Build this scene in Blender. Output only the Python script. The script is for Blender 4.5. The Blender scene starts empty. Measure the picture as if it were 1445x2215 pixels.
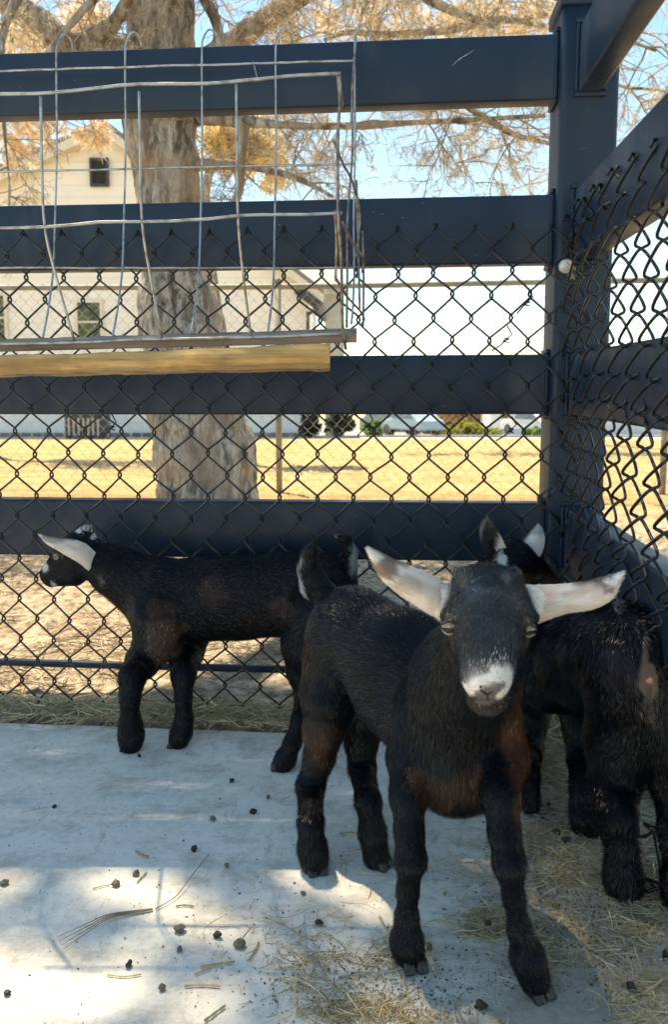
import bpy, math, random
import numpy as np
from mathutils import Vector
R = math.radians
random.seed(7); RNG = np.random.default_rng(7)
S = bpy.context.scene

# ------------------------------------------------------------------ camera
F = 1700.0; CX = 722.5; PPY = 1030.0; HZ = 840.0; CAMH = 0.78
PITCH = math.atan((PPY - HZ) / F)
cam_d = bpy.data.cameras.new('camera'); cam = bpy.data.objects.new('camera', cam_d)
S.collection.objects.link(cam); S.camera = cam
cam.location = (0, 0, CAMH); cam.rotation_euler = (math.pi / 2 - PITCH, 0, 0)
cam_d.sensor_width = 36; cam_d.lens = F / 2215 * 36; cam_d.shift_y = -(1107.5 - PPY) / 2215
cam_d.clip_start = 0.02; cam_d.clip_end = 2000
cam_d.dof.use_dof = True; cam_d.dof.focus_distance = 1.3; cam_d.dof.aperture_fstop = 8.0

# ------------------------------------------------------------------ sky and sun
SUN = Vector((0.25, -0.36, -1.0)).normalized()          # direction the light travels
elev = math.asin(-SUN.z); az = math.atan2(-SUN.x, -SUN.y)  # angle from +Y towards +X of where the sun stands
world = bpy.data.worlds.new('World'); S.world = world; world.use_nodes = True
wn = world.node_tree; wn.nodes.clear()
sky = wn.nodes.new('ShaderNodeTexSky'); sky.sky_type = 'NISHITA'; sky.sun_disc = False
sky.sun_elevation = elev; sky.sun_rotation = az; sky.air_density = 1.2; sky.dust_density = 0.0; sky.ozone_density = 1.5; sky.altitude = 0
bg = wn.nodes.new('ShaderNodeBackground'); bg.inputs[1].default_value = 0.075
wo = wn.nodes.new('ShaderNodeOutputWorld')
wbn = wn.nodes.new('ShaderNodeMix'); wbn.data_type = 'RGBA'; wbn.blend_type = 'MULTIPLY'; wbn.inputs[0].default_value = 1.0; wbn.inputs[7].default_value = (.94, .96, .84, 1)   # camera white balance
wn.links.new(sky.outputs[0], wbn.inputs[6]); wn.links.new(wbn.outputs[2], bg.inputs[0]); wn.links.new(bg.outputs[0], wo.inputs[0])
sl = bpy.data.lights.new('sun', 'SUN'); sl.energy = 2.6; sl.angle = R(0.53); sl.color = (1.0, 0.85, 0.60)
so = bpy.data.objects.new('sun', sl); S.collection.objects.link(so)
so.rotation_euler = SUN.to_track_quat('-Z', 'Y').to_euler(); so.location = (-2, 3, 8)
S.view_settings.view_transform = 'Standard'; S.view_settings.look = 'None'
S.view_settings.exposure = 1.88; S.view_settings.gamma = 1.0
S.cycles.max_bounces = 8; S.cycles.diffuse_bounces = 7; S.cycles.transparent_max_bounces = 8
S.cycles.use_denoising = True

# ------------------------------------------------------------------ helpers
cp, sp_ = math.cos(PITCH), math.sin(PITCH)
def P(px, py, d):
    """world point seen at photo pixel (px,py) whose world Y is d"""
    xc = (px - CX) / F; yc = -(py - PPY) / F
    vy = cp + yc * sp_; vz = -sp_ + yc * cp
    t = d / vy
    return np.array((xc * t, d, CAMH + vz * t))
def G(px, py, z=0.0):
    xc = (px - CX) / F; yc = -(py - PPY) / F
    vy = cp + yc * sp_; vz = -sp_ + yc * cp
    t = (z - CAMH) / vz
    return np.array((xc * t, vy * t, z))
def GY(px, py, z=0.0): return G(px, py, z)[1]

def _hash(ix, iy, iz):
    h = (ix * 374761393 + iy * 668265263 + iz * 2147483647 + 1274126177) & 0xffffffff
    h = ((h ^ (h >> 13)) * 1274126177) & 0xffffffff
    h = ((h ^ (h >> 16)) * 2246822519) & 0xffffffff
    return ((h ^ (h >> 15)) & 0xffffff) / 16777215.0
def vnoise(p):
    p = np.asarray(p, float); i = np.floor(p).astype(np.int64); f = p - i; f = f * f * (3 - 2 * f)
    r = 0
    for a in (0, 1):
        for b in (0, 1):
            for c in (0, 1):
                w = (f[:, 0] if a else 1 - f[:, 0]) * (f[:, 1] if b else 1 - f[:, 1]) * (f[:, 2] if c else 1 - f[:, 2])
                r = r + w * _hash(i[:, 0] + a, i[:, 1] + b, i[:, 2] + c)
    return r
def fbm(p, s=1.0, o=4):
    p = np.asarray(p, float) * s; r = 0; a = .5
    for k in range(o):
        r = r + a * (vnoise(p + 17.3 * k) - .5) * 2; a *= .5; p = p * 2.03
    return r

def mesh_obj(name, v, quads=None, tris=None, mat=None, parent=None, smooth=True, col=None, ngons=None):
    me = bpy.data.meshes.new(name)
    v = np.ascontiguousarray(v, dtype=np.float32)
    me.vertices.add(len(v)); me.vertices.foreach_set('co', v.ravel())
    parts, starts, tot, n = [], [], 0, 0
    for arr in (quads, tris):
        if arr is not None and len(arr):
            arr = np.asarray(arr, dtype=np.int32); k = arr.shape[1]
            starts.append(tot + np.arange(len(arr), dtype=np.int32) * k); parts.append(arr.ravel()); tot += arr.size; n += len(arr)
    for ng in (ngons or []):
        starts.append(np.array([tot], dtype=np.int32)); parts.append(np.array(ng, dtype=np.int32)); tot += len(ng); n += 1
    me.loops.add(tot); me.loops.foreach_set('vertex_index', np.concatenate(parts))
    me.polygons.add(n); me.polygons.foreach_set('loop_start', np.concatenate(starts))
    me.polygons.foreach_set('use_smooth', np.full(n, smooth))
    if col is not None:
        a = me.color_attributes.new('Col', 'FLOAT_COLOR', 'POINT')
        c = np.ones((len(v), 4), np.float32); c[:, :3] = col; a.data.foreach_set('color', c.ravel())
    me.update(calc_edges=True); me.validate()
    o = bpy.data.objects.new(name, me); S.collection.objects.link(o)
    if mat: me.materials.append(mat)
    if parent: o.parent = parent
    return o

def smoothline(pts, n=6):
    pts = np.asarray(pts, float); out = []
    pp = np.concatenate([[2 * pts[0] - pts[1]], pts, [2 * pts[-1] - pts[-2]]])
    for i in range(1, len(pp) - 2):
        p0, p1, p2, p3 = pp[i - 1:i + 3]
        for t in np.arange(n) / n:
            out.append(.5 * ((2 * p1) + (-p0 + p2) * t + (2 * p0 - 5 * p1 + 4 * p2 - p3) * t * t + (-p0 + 3 * p1 - 3 * p2 + p3) * t ** 3))
    out.append(pts[-1]); return np.array(out)

class MB:
    def __init__(s): s.v = []; s.q = []; s.t = []; s.g = []; s.n = 0; s.c = []
    def add(s, v, q=None, t=None, col=None, g=None):
        v = np.asarray(v, float).reshape(-1, 3)
        if q is not None and len(q): s.q.append(np.asarray(q) + s.n)
        if t is not None and len(t): s.t.append(np.asarray(t) + s.n)
        for x in (g or []): s.g.append([i + s.n for i in x])
        if col is not None:
            c = np.asarray(col, float); s.c.append(np.broadcast_to(c, (len(v), 3)) if c.ndim == 1 else c)
        s.v.append(v); s.n += len(v)
    def tube(s, pts, r, k=6, col=None, cap=True):
        pts = np.asarray(pts, float); n = len(pts)
        if n < 2: return
        r = np.broadcast_to(np.asarray(r, float), (n,))
        t = np.gradient(pts, axis=0); t /= np.linalg.norm(t, axis=1)[:, None] + 1e-12
        ref = np.array((0.13, 0.21, 0.97)) if abs(t[0][2]) < .8 else np.array((0.97, .13, .2))
        fr = np.zeros((n, 3)); u = ref - t[0] * ref.dot(t[0]); u /= np.linalg.norm(u)
        for i in range(n):
            u = u - t[i] * u.dot(t[i]); u /= np.linalg.norm(u) + 1e-12; fr[i] = u
        w = np.cross(t, fr)
        a = np.arange(k) * 2 * np.pi / k
        ring = pts[:, None, :] + r[:, None, None] * (np.cos(a)[None, :, None] * fr[:, None, :] + np.sin(a)[None, :, None] * w[:, None, :])
        i = np.arange(n - 1)[:, None] * k; j = np.arange(k)[None, :]; j2 = (j + 1) % k
        q = np.stack([i + j, i + j2, i + k + j2, i + k + j], -1).reshape(-1, 4)
        g = [list(range(k))[::-1], [(n - 1) * k + x for x in range(k)]] if cap else None
        s.add(ring.reshape(-1, 3), q, col=col, g=g)
    def box(s, c, h, ax=None, col=None):
        """box centre c, half sizes h, axes rows ax"""
        ax = np.eye(3) if ax is None else np.asarray(ax, float)
        sg = np.array([(x, y, z) for z in (-1, 1) for y in (-1, 1) for x in (-1, 1)], float)
        v = np.asarray(c, float) + (sg * np.asarray(h, float)) @ ax
        s.add(v, [(0, 2, 3, 1), (4, 5, 7, 6), (0, 1, 5, 4), (2, 6, 7, 3), (0, 4, 6, 2), (1, 3, 7, 5)], col=col)
    def prism(s, poly, off, col=None):
        """closed 3D polygon extruded by vector off"""
        p = np.asarray(poly, float); n = len(p)
        v = np.concatenate([p, p + np.asarray(off, float)])
        q = [(i, (i + 1) % n, n + (i + 1) % n, n + i) for i in range(n)]
        s.add(v, q, col=col, g=[list(range(n))[::-1], list(range(n, 2 * n))])
    def build(s, name, mat=None, parent=None, smooth=True, bevel=0):
        v = np.concatenate(s.v)
        o = mesh_obj(name, v, np.concatenate(s.q) if s.q else None, np.concatenate(s.t) if s.t else None,
                     mat, parent, smooth, np.concatenate(s.c) if s.c else None, s.g)
        if bevel:
            m = o.modifiers.new('bevel', 'BEVEL'); m.width = bevel; m.segments = 3; m.limit_method = 'ANGLE'; m.angle_limit = R(40)
        return o

def tag(o, label=None, cat=None, group=None, kind=None):
    if label: o['label'] = label
    if cat: o['category'] = cat
    if group: o['group'] = group
    if kind: o['kind'] = kind
    return o
def empty(name, loc=(0, 0, 0)):
    o = bpy.data.objects.new(name, None); o.empty_display_size = .05; S.collection.objects.link(o)
    return o          # parts are written in world coordinates
def rebase(e, loc):
    """move the empty to the thing's base while the parts stay where they are"""
    e.location = loc
    inv = Vector(loc)
    for ch in e.children: ch.location = Vector(ch.location) - inv

# materials -----------------------------------------------------------
def nodes(name):
    m = bpy.data.materials.new(name); m.use_nodes = True
    nt = m.node_tree; b = nt.nodes['Principled BSDF']
    return m, nt, b
def N(nt, t, **kw):
    n = nt.nodes.new(t)
    for k, v in kw.items():
        if k in n.inputs.keys(): n.inputs[k].default_value = v
        else: setattr(n, k, v)
    return n
def mixc(nt, fac, a, b, mode='MIX'):
    n = nt.nodes.new('ShaderNodeMix'); n.data_type = 'RGBA'; n.blend_type = mode
    for sock, val in ((n.inputs[0], fac), (n.inputs[6], a), (n.inputs[7], b)):
        if hasattr(val, 'links') or isinstance(val, bpy.types.NodeSocket): nt.links.new(val, sock)
        elif isinstance(val, (int, float)): sock.default_value = val
        else: sock.default_value = (*val, 1)
    return n.outputs[2]
def ramp(nt, src, lo, hi, a=0.0, b=1.0):
    n = nt.nodes.new('ShaderNodeMapRange'); nt.links.new(src, n.inputs[0])
    n.inputs[1].default_value = lo; n.inputs[2].default_value = hi; n.inputs[3].default_value = a; n.inputs[4].default_value = b
    return n.outputs[0]
def noise(nt, scale, detail=4, stretch=None, rough=.55, src='pos'):
    t = N(nt, 'ShaderNodeTexNoise'); t.inputs['Scale'].default_value = scale; t.inputs['Detail'].default_value = detail; t.inputs['Roughness'].default_value = rough
    g = nt.nodes.new('ShaderNodeNewGeometry').outputs['Position'] if src == 'pos' else nt.nodes.new('ShaderNodeTexCoord').outputs['Object']
    if stretch:
        mp = nt.nodes.new('ShaderNodeMapping'); mp.inputs['Scale'].default_value = stretch; nt.links.new(g, mp.inputs[0]); g = mp.outputs[0]
    nt.links.new(g, t.inputs['Vector'])
    return t.outputs['Fac']
def bump(nt, b, h, strength=.3, dist=.01):
    n = nt.nodes.new('ShaderNodeBump'); n.inputs['Strength'].default_value = strength; n.inputs['Distance'].default_value = dist
    nt.links.new(h, n.inputs['Height']); nt.links.new(n.outputs[0], b.inputs['Normal'])
def simple(name, col, col2=None, rough=.6, sc=20, stretch=None, bmp=0, bd=.005, metal=0, spec=.5, lo=.35, hi=.65, detail=4):
    m, nt, b = nodes(name); b.inputs['Roughness'].default_value = rough; b.inputs['Metallic'].default_value = metal
    b.inputs['Specular IOR Level'].default_value = spec
    n = noise(nt, sc, detail, stretch)
    nt.links.new(mixc(nt, ramp(nt, n, lo, hi), col, col2 or tuple(c * .75 for c in col)), b.inputs['Base Color'])
    if bmp: bump(nt, b, n, bmp, bd)
    return m
def attr_mat(name, rough=.6, sc=60, var=.25, spec=.5, sheen=0, thin=0):
    m, nt, b = nodes(name); b.inputs['Roughness'].default_value = rough; b.inputs['Specular IOR Level'].default_value = spec
    a = nt.nodes.new('ShaderNodeVertexColor'); a.layer_name = 'Col'
    n = noise(nt, sc, 3)
    hsv = nt.nodes.new('ShaderNodeHueSaturation'); nt.links.new(a.outputs[0], hsv.inputs['Color']); nt.links.new(ramp(nt, n, .3, .7, 1 - var, 1 + var), hsv.inputs['Value'])
    nt.links.new(hsv.outputs[0], b.inputs['Base Color'])
    if thin:      # light passes through thin leaves and needles
        tr = nt.nodes.new('ShaderNodeBsdfTranslucent'); mx = nt.nodes.new('ShaderNodeMixShader'); mx.inputs[0].default_value = thin
        nt.links.new(hsv.outputs[0], tr.inputs[0]); nt.links.new(b.outputs[0], mx.inputs[1]); nt.links.new(tr.outputs[0], mx.inputs[2]); nt.links.new(mx.outputs[0], nt.nodes['Material Output'].inputs[0])
    if sheen: b.inputs['Sheen Weight'].default_value = sheen; b.inputs['Sheen Roughness'].default_value = .4
    return m

def vinyl_mat():
    m, nt, b = nodes('dark_vinyl')
    b.inputs['Roughness'].default_value = .42; b.inputs['Specular IOR Level'].default_value = .36
    big = noise(nt, 3, 4); fine = noise(nt, 900, 2); streak = noise(nt, 10, 4, (1, 1, .12))
    c = mixc(nt, ramp(nt, big, .3, .7), (.010, .022, .046), (.014, .030, .058))
    dust = N(nt, 'ShaderNodeTexVoronoi'); dust.inputs['Scale'].default_value = 55; dust.inputs['Randomness'].default_value = 1
    g = nt.nodes.new('ShaderNodeNewGeometry'); nt.links.new(g.outputs['Position'], dust.inputs['Vector'])
    sp = ramp(nt, dust.outputs['Distance'], .045, .075, 1, 0)
    pick = ramp(nt, noise(nt, 31, 1), .56, .62)
    mu = N(nt, 'ShaderNodeMath', operation='MULTIPLY'); nt.links.new(sp, mu.inputs[0]); nt.links.new(pick, mu.inputs[1])
    c = mixc(nt, mu.outputs[0], c, (.34, .36, .36))
    smear = N(nt, 'ShaderNodeMath', operation='MULTIPLY'); nt.links.new(ramp(nt, streak, .55, .8, 0, .5), smear.inputs[0]); nt.links.new(ramp(nt, noise(nt, 5, 5), .45, .75), smear.inputs[1])
    c = mixc(nt, smear.outputs[0], c, (.16, .18, .19))
    nt.links.new(c, b.inputs['Base Color'])
    nt.links.new(ramp(nt, streak, .3, .7, .36, .55), b.inputs['Roughness'])
    bump(nt, b, fine, .08, .0008)
    return m
M_VINYL = vinyl_mat()
M_MESHWIRE = simple('black_coated_wire', (.008, .010, .014), (.018, .021, .026), .35, 60)
M_STEEL = simple('galvanised_wire', (.44, .45, .45), (.24, .22, .19), .4, 45, metal=.5, lo=.45, hi=.65)
M_RUST = simple('rusty_wire', (.16, .12, .095), (.34, .31, .28), .5, 70, metal=.6, lo=.4, hi=.6)
# ------------------------------------------------------------------ ground
def ground_z(x, y):
    far = np.interp(y, [0, 6, 9, 12, 18, 45, 100, 800], [0, 0, -.02, -.05, -.30, -2.0, -4.5, -40])
    return far
xs = np.concatenate([-np.geomspace(600, 2.6, 40), np.arange(-2.5, 2.5, .02), np.geomspace(2.6, 600, 40)])
ys = np.concatenate([np.linspace(-40, 1.0, 12), np.arange(1.1, 5.2, .02), np.arange(5.3, 13, .09), np.geomspace(13.2, 900, 70)])
X, Y = np.meshgrid(xs, ys); gp = np.stack([X.ravel(), Y.ravel(), np.zeros(X.size)], 1)
z = ground_z(gp[:, 0], gp[:, 1])
near = np.clip((gp[:, 1] - 1.80) / .06, 0, 1) * np.clip((14 - gp[:, 1]) / 6, 0, 1)
lump = fbm(gp, 3, 3) * .018 + np.abs(fbm(gp, 14, 4)) * .034 + fbm(gp, 40, 2) * .006
EDGE0, EDGE1 = G(0, 1563), G(745, 1590)
z = z + near * (lump - .010) + (1 - near) * -.03
gp[:, 2] = z
nx, ny = len(xs), len(ys)
ii = (np.arange(ny - 1)[:, None] * nx + np.arange(nx - 1)[None, :]).ravel()
m, nt, b = nodes('dirt_and_dry_grass'); b.inputs['Roughness'].default_value = .95; b.inputs['Specular IOR Level'].default_value = .15
geo = nt.nodes.new('ShaderNodeNewGeometry'); sx = nt.nodes.new('ShaderNodeSeparateXYZ'); nt.links.new(geo.outputs['Position'], sx.inputs[0])
n1 = noise(nt, 26, 8, None, .7); n2 = noise(nt, 5, 5); n3 = noise(nt, 150, 3)
dirt = mixc(nt, ramp(nt, n1, .38, .62), (.20, .14, .085), (.58, .47, .33))
dirt = mixc(nt, ramp(nt, n3, .55, .8, 0, .6), dirt, (.74, .64, .47))
gn = noise(nt, 1.4, 8, (1, 3.2, 1), .65)
grass = mixc(nt, ramp(nt, gn, .40, .58), (.40, .265, .11), (.56, .395, .19))
grass = mixc(nt, ramp(nt, noise(nt, 40, 4, (1, 2, 1)), .5, .75, 0, .35), grass, (.70, .52, .25))
grass = mixc(nt, ramp(nt, noise(nt, .6, 3), .58, .7, 0, .35), grass, (.36, .30, .10))
ad = N(nt, 'ShaderNodeMath', operation='ADD'); nt.links.new(sx.outputs[1], ad.inputs[0]); nt.links.new(ramp(nt, n2, 0, 1, -.8, .8), ad.inputs[1])
c = mixc(nt, ramp(nt, ad.outputs[0], 4.2, 5.3), dirt, grass)
far = mixc(nt, ramp(nt, noise(nt, .2, 4), .4, .6), (.50, .46, .40), (.62, .56, .47))
c = mixc(nt, ramp(nt, sx.outputs[1], 15.5, 17), c, far)
nt.links.new(c, b.inputs['Base Color']); bump(nt, b, n1, .8, .02)
tag(mesh_obj('ground', gp, np.stack([ii, ii + 1, ii + nx + 1, ii + nx], 1), mat=m), 'straw coloured dirt and dry grass field beyond the fence', kind='structure')

# concrete pad
m, nt, b = nodes('worn_concrete'); b.inputs['Roughness'].default_value = .85
geo = nt.nodes.new('ShaderNodeNewGeometry'); sx = nt.nodes.new('ShaderNodeSeparateXYZ'); nt.links.new(geo.outputs['Position'], sx.inputs[0])
n1 = noise(nt, 3.2, 6); n2 = noise(nt, 60, 6, None, .7); n3 = noise(nt, 420, 3); n4 = noise(nt, 9, 8, (1, 1.8, 1), .72)
c = mixc(nt, ramp(nt, n1, .3, .7), (.78, .725, .62), (.86, .80, .70))
c = mixc(nt, ramp(nt, n2, .48, .78, 0, .45), c, (.36, .34, .30))
c = mixc(nt, ramp(nt, n3, .62, .75, 0, .55), c, (.22, .20, .17))
c = mixc(nt, ramp(nt, noise(nt, 7, 10, (1, 1.6, 1), .78), .48, .62, 0, .7), c, (.45, .40, .32))
c = mixc(nt, ramp(nt, noise(nt, 15, 8, (2.2, .7, 1), .8), .56, .68, 0, .6), c, (.33, .29, .23))
c = mixc(nt, ramp(nt, noise(nt, 2.1, 3), .55, .62, 0, .22), c, (.55, .53, .47))
# trodden dirt and hay dust towards the side fence and the front right
a1 = N(nt, 'ShaderNodeMath', operation='MULTIPLY_ADD'); nt.links.new(sx.outputs[1], a1.inputs[0]); a1.inputs[1].default_value = -.42; nt.links.new(sx.outputs[0], a1.inputs[2])
a2 = N(nt, 'ShaderNodeMath', operation='MULTIPLY_ADD'); nt.links.new(n4, a2.inputs[0]); a2.inputs[1].default_value = .95; nt.links.new(a1.outputs[0], a2.inputs[2])
a3 = N(nt, 'ShaderNodeMath', operation='MULTIPLY_ADD'); nt.links.new(n2, a3.inputs[0]); a3.inputs[1].default_value = .25; nt.links.new(a2.outputs[0], a3.inputs[2])
dc = mixc(nt, ramp(nt, n2, .35, .65), (.20, .155, .105), (.40, .34, .26))
dc = mixc(nt, ramp(nt, n3, .45, .7, 0, .5), dc, (.52, .46, .36))
c = mixc(nt, ramp(nt, a3.outputs[0], .27, .50, 0, .85), c, dc)
nt.links.new(c, b.inputs['Base Color']); bump(nt, b, n2, .35, .004)
dx = EDGE1 - EDGE0; dx = dx / dx[0]
pl = [(-4, *(EDGE0 + dx * (-4 - EDGE0[0]))[1:2]), (2.2, *(EDGE0 + dx * (2.2 - EDGE0[0]))[1:2]), (2.2, -3), (-4, -3)]
edge = []
for x in np.arange(-4, 2.2, .02):
    y = (EDGE0 + dx * (x - EDGE0[0]))[1]; edge.append((x, y + .004 * float(fbm(np.array([[x, 0, 3]]), 12, 3)[0]), 0.0))
poly = edge + [(2.2, -3, 0), (-4, -3, 0)]
mb = MB(); mb.prism(poly, (0, 0, -.09)); tag(mb.build('concrete_pad', m, smooth=False), 'pale worn concrete slab under the goats', kind='structure')

# ------------------------------------------------------------------ rail fence
AL = R(4.3)
U = np.array((math.cos(AL), -math.sin(AL), 0.)); V = np.array((math.sin(AL), math.cos(AL), 0.)); Z = np.array((0, 0, 1.))
AX = np.stack([U, V, Z])
PC = np.array((.564, 1.8585, 0.))
def fp(u, v, z): return PC + U * u + V * v + Z * z
def zof(py): return P(1182, py, 1.84)[2]
RAILS = [(zof(215), zof(72)), (zof(569), zof(420)), (zof(896), zof(766)), (zof(1216), zof(1089))]
def rails(e, which):
    for i, (z0, z1) in enumerate(RAILS):
        mb = MB(); zc, hz = (z0 + z1) / 2, (z1 - z0) / 2
        # cross-section with rounded corners, extruded in steps with a faint sag
        L = 2.55
        n = 24; prof = []
        r = .006; ht = .0255
        for cx_, cz_, a0 in ((ht - r, hz - r, 0), (-ht + r, hz - r, 90), (-ht + r, -hz + r, 180), (ht - r, -hz + r, 270)):
            for a in (0, 30, 60, 90): prof.append((cx_ + r * math.cos(R(a0 + a)), cz_ + r * math.sin(R(a0 + a))))
        k = len(prof); vs = []
        for s in range(n + 1):
            l = .0633 + L * s / n; sag = -.0035 * math.sin(math.pi * s / n)
            for a, c_ in prof:
                vs.append(fp(-l, a, zc + c_ + sag) if which == 'back' else fp(a, -l, zc + c_ + sag))
        q = [(s * k + j, s * k + (j + 1) % k, (s + 1) * k + (j + 1) % k, (s + 1) * k + j) for s in range(n) for j in range(k)]
        mb.add(vs, q, g=[list(range(k))]); mb.build('rail', M_VINYL, e)
        # moulded collar where the rail enters the post
        mb = MB(); t = .0045
        for a0, a1, b0, b1 in ((-.0345, .0345, hz + .0005, hz + .011), (-.0345, .0345, -hz - .011, -hz - .0005), (-.0345, -.026, -hz, hz), (.026, .0345, -hz, hz)):
            ca, ha = (a0 + a1) / 2, (a1 - a0) / 2; cb, hb = (b0 + b1) / 2, (b1 - b0) / 2
            if which == 'back': mb.box(fp(-.0635 - t, ca, zc + cb), (t, ha, hb), AX)
            else: mb.box(fp(ca, -.0635 - t, zc + cb), (ha, t, hb), AX)
        mb.build('rail_collar', M_VINYL, e, bevel=.003)
e = empty('rail_fence'); rails(e, 'back'); tag(e, 'dark blue four rail vinyl fence across the back of the pen', 'fence')
for s_, (a, b_) in enumerate((((980, 137), (1028, 100)), ((538, 112), (550, 158)))):
    mb = MB(); A_, B_ = P(*a, 1.842), P(*b_, 1.838); n_ = 9
    A_ = A_ + 0; w_ = MB(); w_.tube([fp(*(lambda q: ((q - PC) @ U, -.0262, q[2]))(A_ + (B_ - A_) * t + np.array((0, 0, .0022 * math.sin(t * 5))))) for t in np.linspace(0, 1, n_)], [.0004, .0008, .0009, .0013, .0008, .0012, .0008, .0006, .0004], 5)
    w_.build('scratch', simple('bare_scratch', (.55, .56, .55), (.32, .33, .33), .8, 300), e)
rebase(e, tuple(fp(-1.3, 0, 0)))
# low kick bar at the foot of the back fence
e2 = empty('rail_fence'); rails(e2, 'side'); tag(e2, 'dark rails running from the corner post towards the viewer at right', 'fence'); rebase(e2, tuple(fp(0, -1.2, 0)))
def post(c, name, label):
    e = empty(name); r = .014; h = .0635; prof = []
    for sx_, sy_, a0 in ((1, 1, 0), (-1, 1, 90), (-1, -1, 180), (1, -1, 270)):
        for a in np.linspace(0, 90, 7): prof.append((sx_ * (h - r) + r * math.cos(R(a0 + a)), sy_ * (h - r) + r * math.sin(R(a0 + a))))
    zt = P(1225, 4, 1.80)[2]
    mb = MB(); k = len(prof); vs = []
    for z_ in np.linspace(-.05, zt, 12):
        for a, b_ in prof: vs.append(np.asarray(c) + U * a + V * b_ + Z * z_)
    q = [(s * k + j, s * k + (j + 1) % k, (s + 1) * k + (j + 1) % k, (s + 1) * k + j) for s in range(11) for j in range(k)]
    mb.add(vs, q, g=[list(range(11 * k, 12 * k))]); mb.build('post_shaft', M_VINYL, e)
    mb = MB(); mb.box(np.asarray(c) + Z * (zt + .008), (.070, .070, .016), AX)
    top = np.asarray(c) + Z * (zt + .026)
    mb.build('post_cap', M_VINYL, e, bevel=.006)
    tag(e, label, 'fence post'); rebase(e, tuple(c)); return e
post(PC, 'fence_post', 'thick square dark blue vinyl corner post with a cap')
post(PC - U * 2.68, 'fence_post', 'dark vinyl post at the far left end of the rails')

# foot bar seen behind the mesh
mb = MB(); a = P(-300, 1452, 2.03); b_ = P(655, 1466, 1.96); a2 = fp(-2.5, .03, .035); 
mb.tube([fp(-2.5, .045, .062), fp(-1.2, .045, .060), fp(-.08, .045, .062)], .010, 8)
tag(mb.build('ground_rail', M_VINYL), 'thin dark bar running low behind the mesh near the dirt', 'rail')

# ------------------------------------------------------------------ chain-link mesh of the pen
def chainlink(mb, f, length, top, w, hh, r, k=5, jit=0.002, seed=1, tail=True, e=.0035, hk=.0055, dep=.004, sm=0):
    """f(u, z, depth) -> point.  w: diamond width, hh: half diamond height"""
    rg = np.random.default_rng(seed)
    nw = int(length / (w / 2)); nr = int(top / hh)
    jx = rg.normal(0, jit, (nr + 2, nw + 3)); jz = rg.normal(0, jit, (nr + 2, nw + 3))
    for i in range(nw):
        pts = []
        for j in range(nr + 1):
            right = (j + i) % 2; col = i + right
            x = col * w / 2 + jx[j, col]; z_ = top - j * hh + jz[j, col]
            ex = e if right else -e
            sgn = 1 if right else -1
            if j == 0:
                if tail: pts.append(f(x - ex * 2.2, z_ - .012, sgn * dep * 1.6))
                pts.append(f(x + ex * .6, z_ + .003, sgn * dep * .6))
                pts.append(f(x + ex * .9, z_ - hk * .8, -sgn * dep * .3))
            else:
                pts.append(f(x + ex * .55, z_ + hk, sgn * dep))
                pts.append(f(x + ex, z_, 0))
                pts.append(f(x + ex * .55, z_ - hk, -sgn * dep))
        mb.tube(smoothline(pts, sm) if sm else pts, r, k)
ZT = P(1158, 482, 1.78)[2]
def fb(u, z_, dp):
    p = fp(.005 - u, -.072 + .006 * math.sin(u * 5 + z_ * 3) + dp, z_)
    return p + U * (.018 * (z_ - .5) * math.sin(u * 1.3 + .5))
mb = MB(); chainlink(mb, fb, 2.3, ZT, .0865, .0515, .00255, 6)
e = empty('chain_link_mesh'); mb.build('woven_wire', M_MESHWIRE, e)
# twisted tie wires on the mesh
for px, py in ((240, 925), (795, 920), (1105, 930), (1140, 655), (1095, 735), (1190, 1070)):
    mb = MB(); c0 = P(px, py, 1.76); s = random.uniform(-1, 1)
    mb.tube([c0 + np.array((.002, 0, .03)), c0 + np.array((.012, -.004, .012)), c0, c0 + np.array((-.012, -.003, -.012)), c0 + np.array((-.03 - .01 * s, -.004, -.024))], .0017, 5)
    mb.tube([c0 + np.array((.006 * math.cos(a), .006 * math.sin(a), .0012 * a - .006)) for a in np.arange(0, 9, .6)], .0017, 5)
    mb.build('tie_wire', M_MESHWIRE, e)
tag(e, 'black diamond mesh wired inside the back rails behind the goats', 'chain link mesh'); rebase(e, tuple(fp(-1.1, -.07, 0)))
def fs(u, z_, dp):
    bulge = .008 * math.sin(u * 7 + 1) * math.sin(z_ * 4) - .012 * math.exp(-((z_ - .62) / .14) ** 2) * math.sin(min(u * 2.2, 3.1)) + .05 * math.exp(-((z_ - .2) / .16) ** 2) * min(u * 2.5, 1)
    return fp(-.031 + bulge + dp * 1.6, -.078 - u, z_ + .012 * math.sin(u * 6))
mb = MB(); chainlink(mb, fs, 1.5, ZT + .015, .108, .0515, .0027, 6, jit=.0015, seed=5, e=.006, hk=.009, dep=.0062, sm=4)
tag(mb.build('chain_link_mesh', M_MESHWIRE), 'black diamond mesh seen edge-on along the right side of the pen', 'chain link mesh')

# white washer screwed to the post, with a wisp of straw
e = empty('wire_clip'); c0 = fp(*[0, 0, 0]); c0 = P(1226, 575, PC[1] - .0770)
mb = MB(); mb.tube([c0 + V * .010, c0, c0 - V * .004], [.0155, .0155, .012], 16); mb.tube([c0 - V * .003, c0 - V * .008], [.005, .004], 8)
mb.build('washer', simple('white_plastic', (.72, .72, .68), (.5, .5, .47), .5, 90), e)
mb = MB()
for i in range(26):
    a = c0 + np.array((random.uniform(0, .02), -.01, random.uniform(-.03, -.008))); d_ = np.array([random.gauss(0, .010), random.gauss(0, .004), random.gauss(-.004, .010)])
    mb.tube([a, a + d_ * .6 + np.array((0, -.002, .003)), a + d_ * 1.4], .0007, 3)
mb.build('straw_tuft', simple('old_straw', (.42, .33, .24), (.55, .47, .36), .9, 60), e)
tag(e, 'white round clip with a wisp of dry straw on the corner post', 'clip'); rebase(e, tuple(c0))

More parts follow.
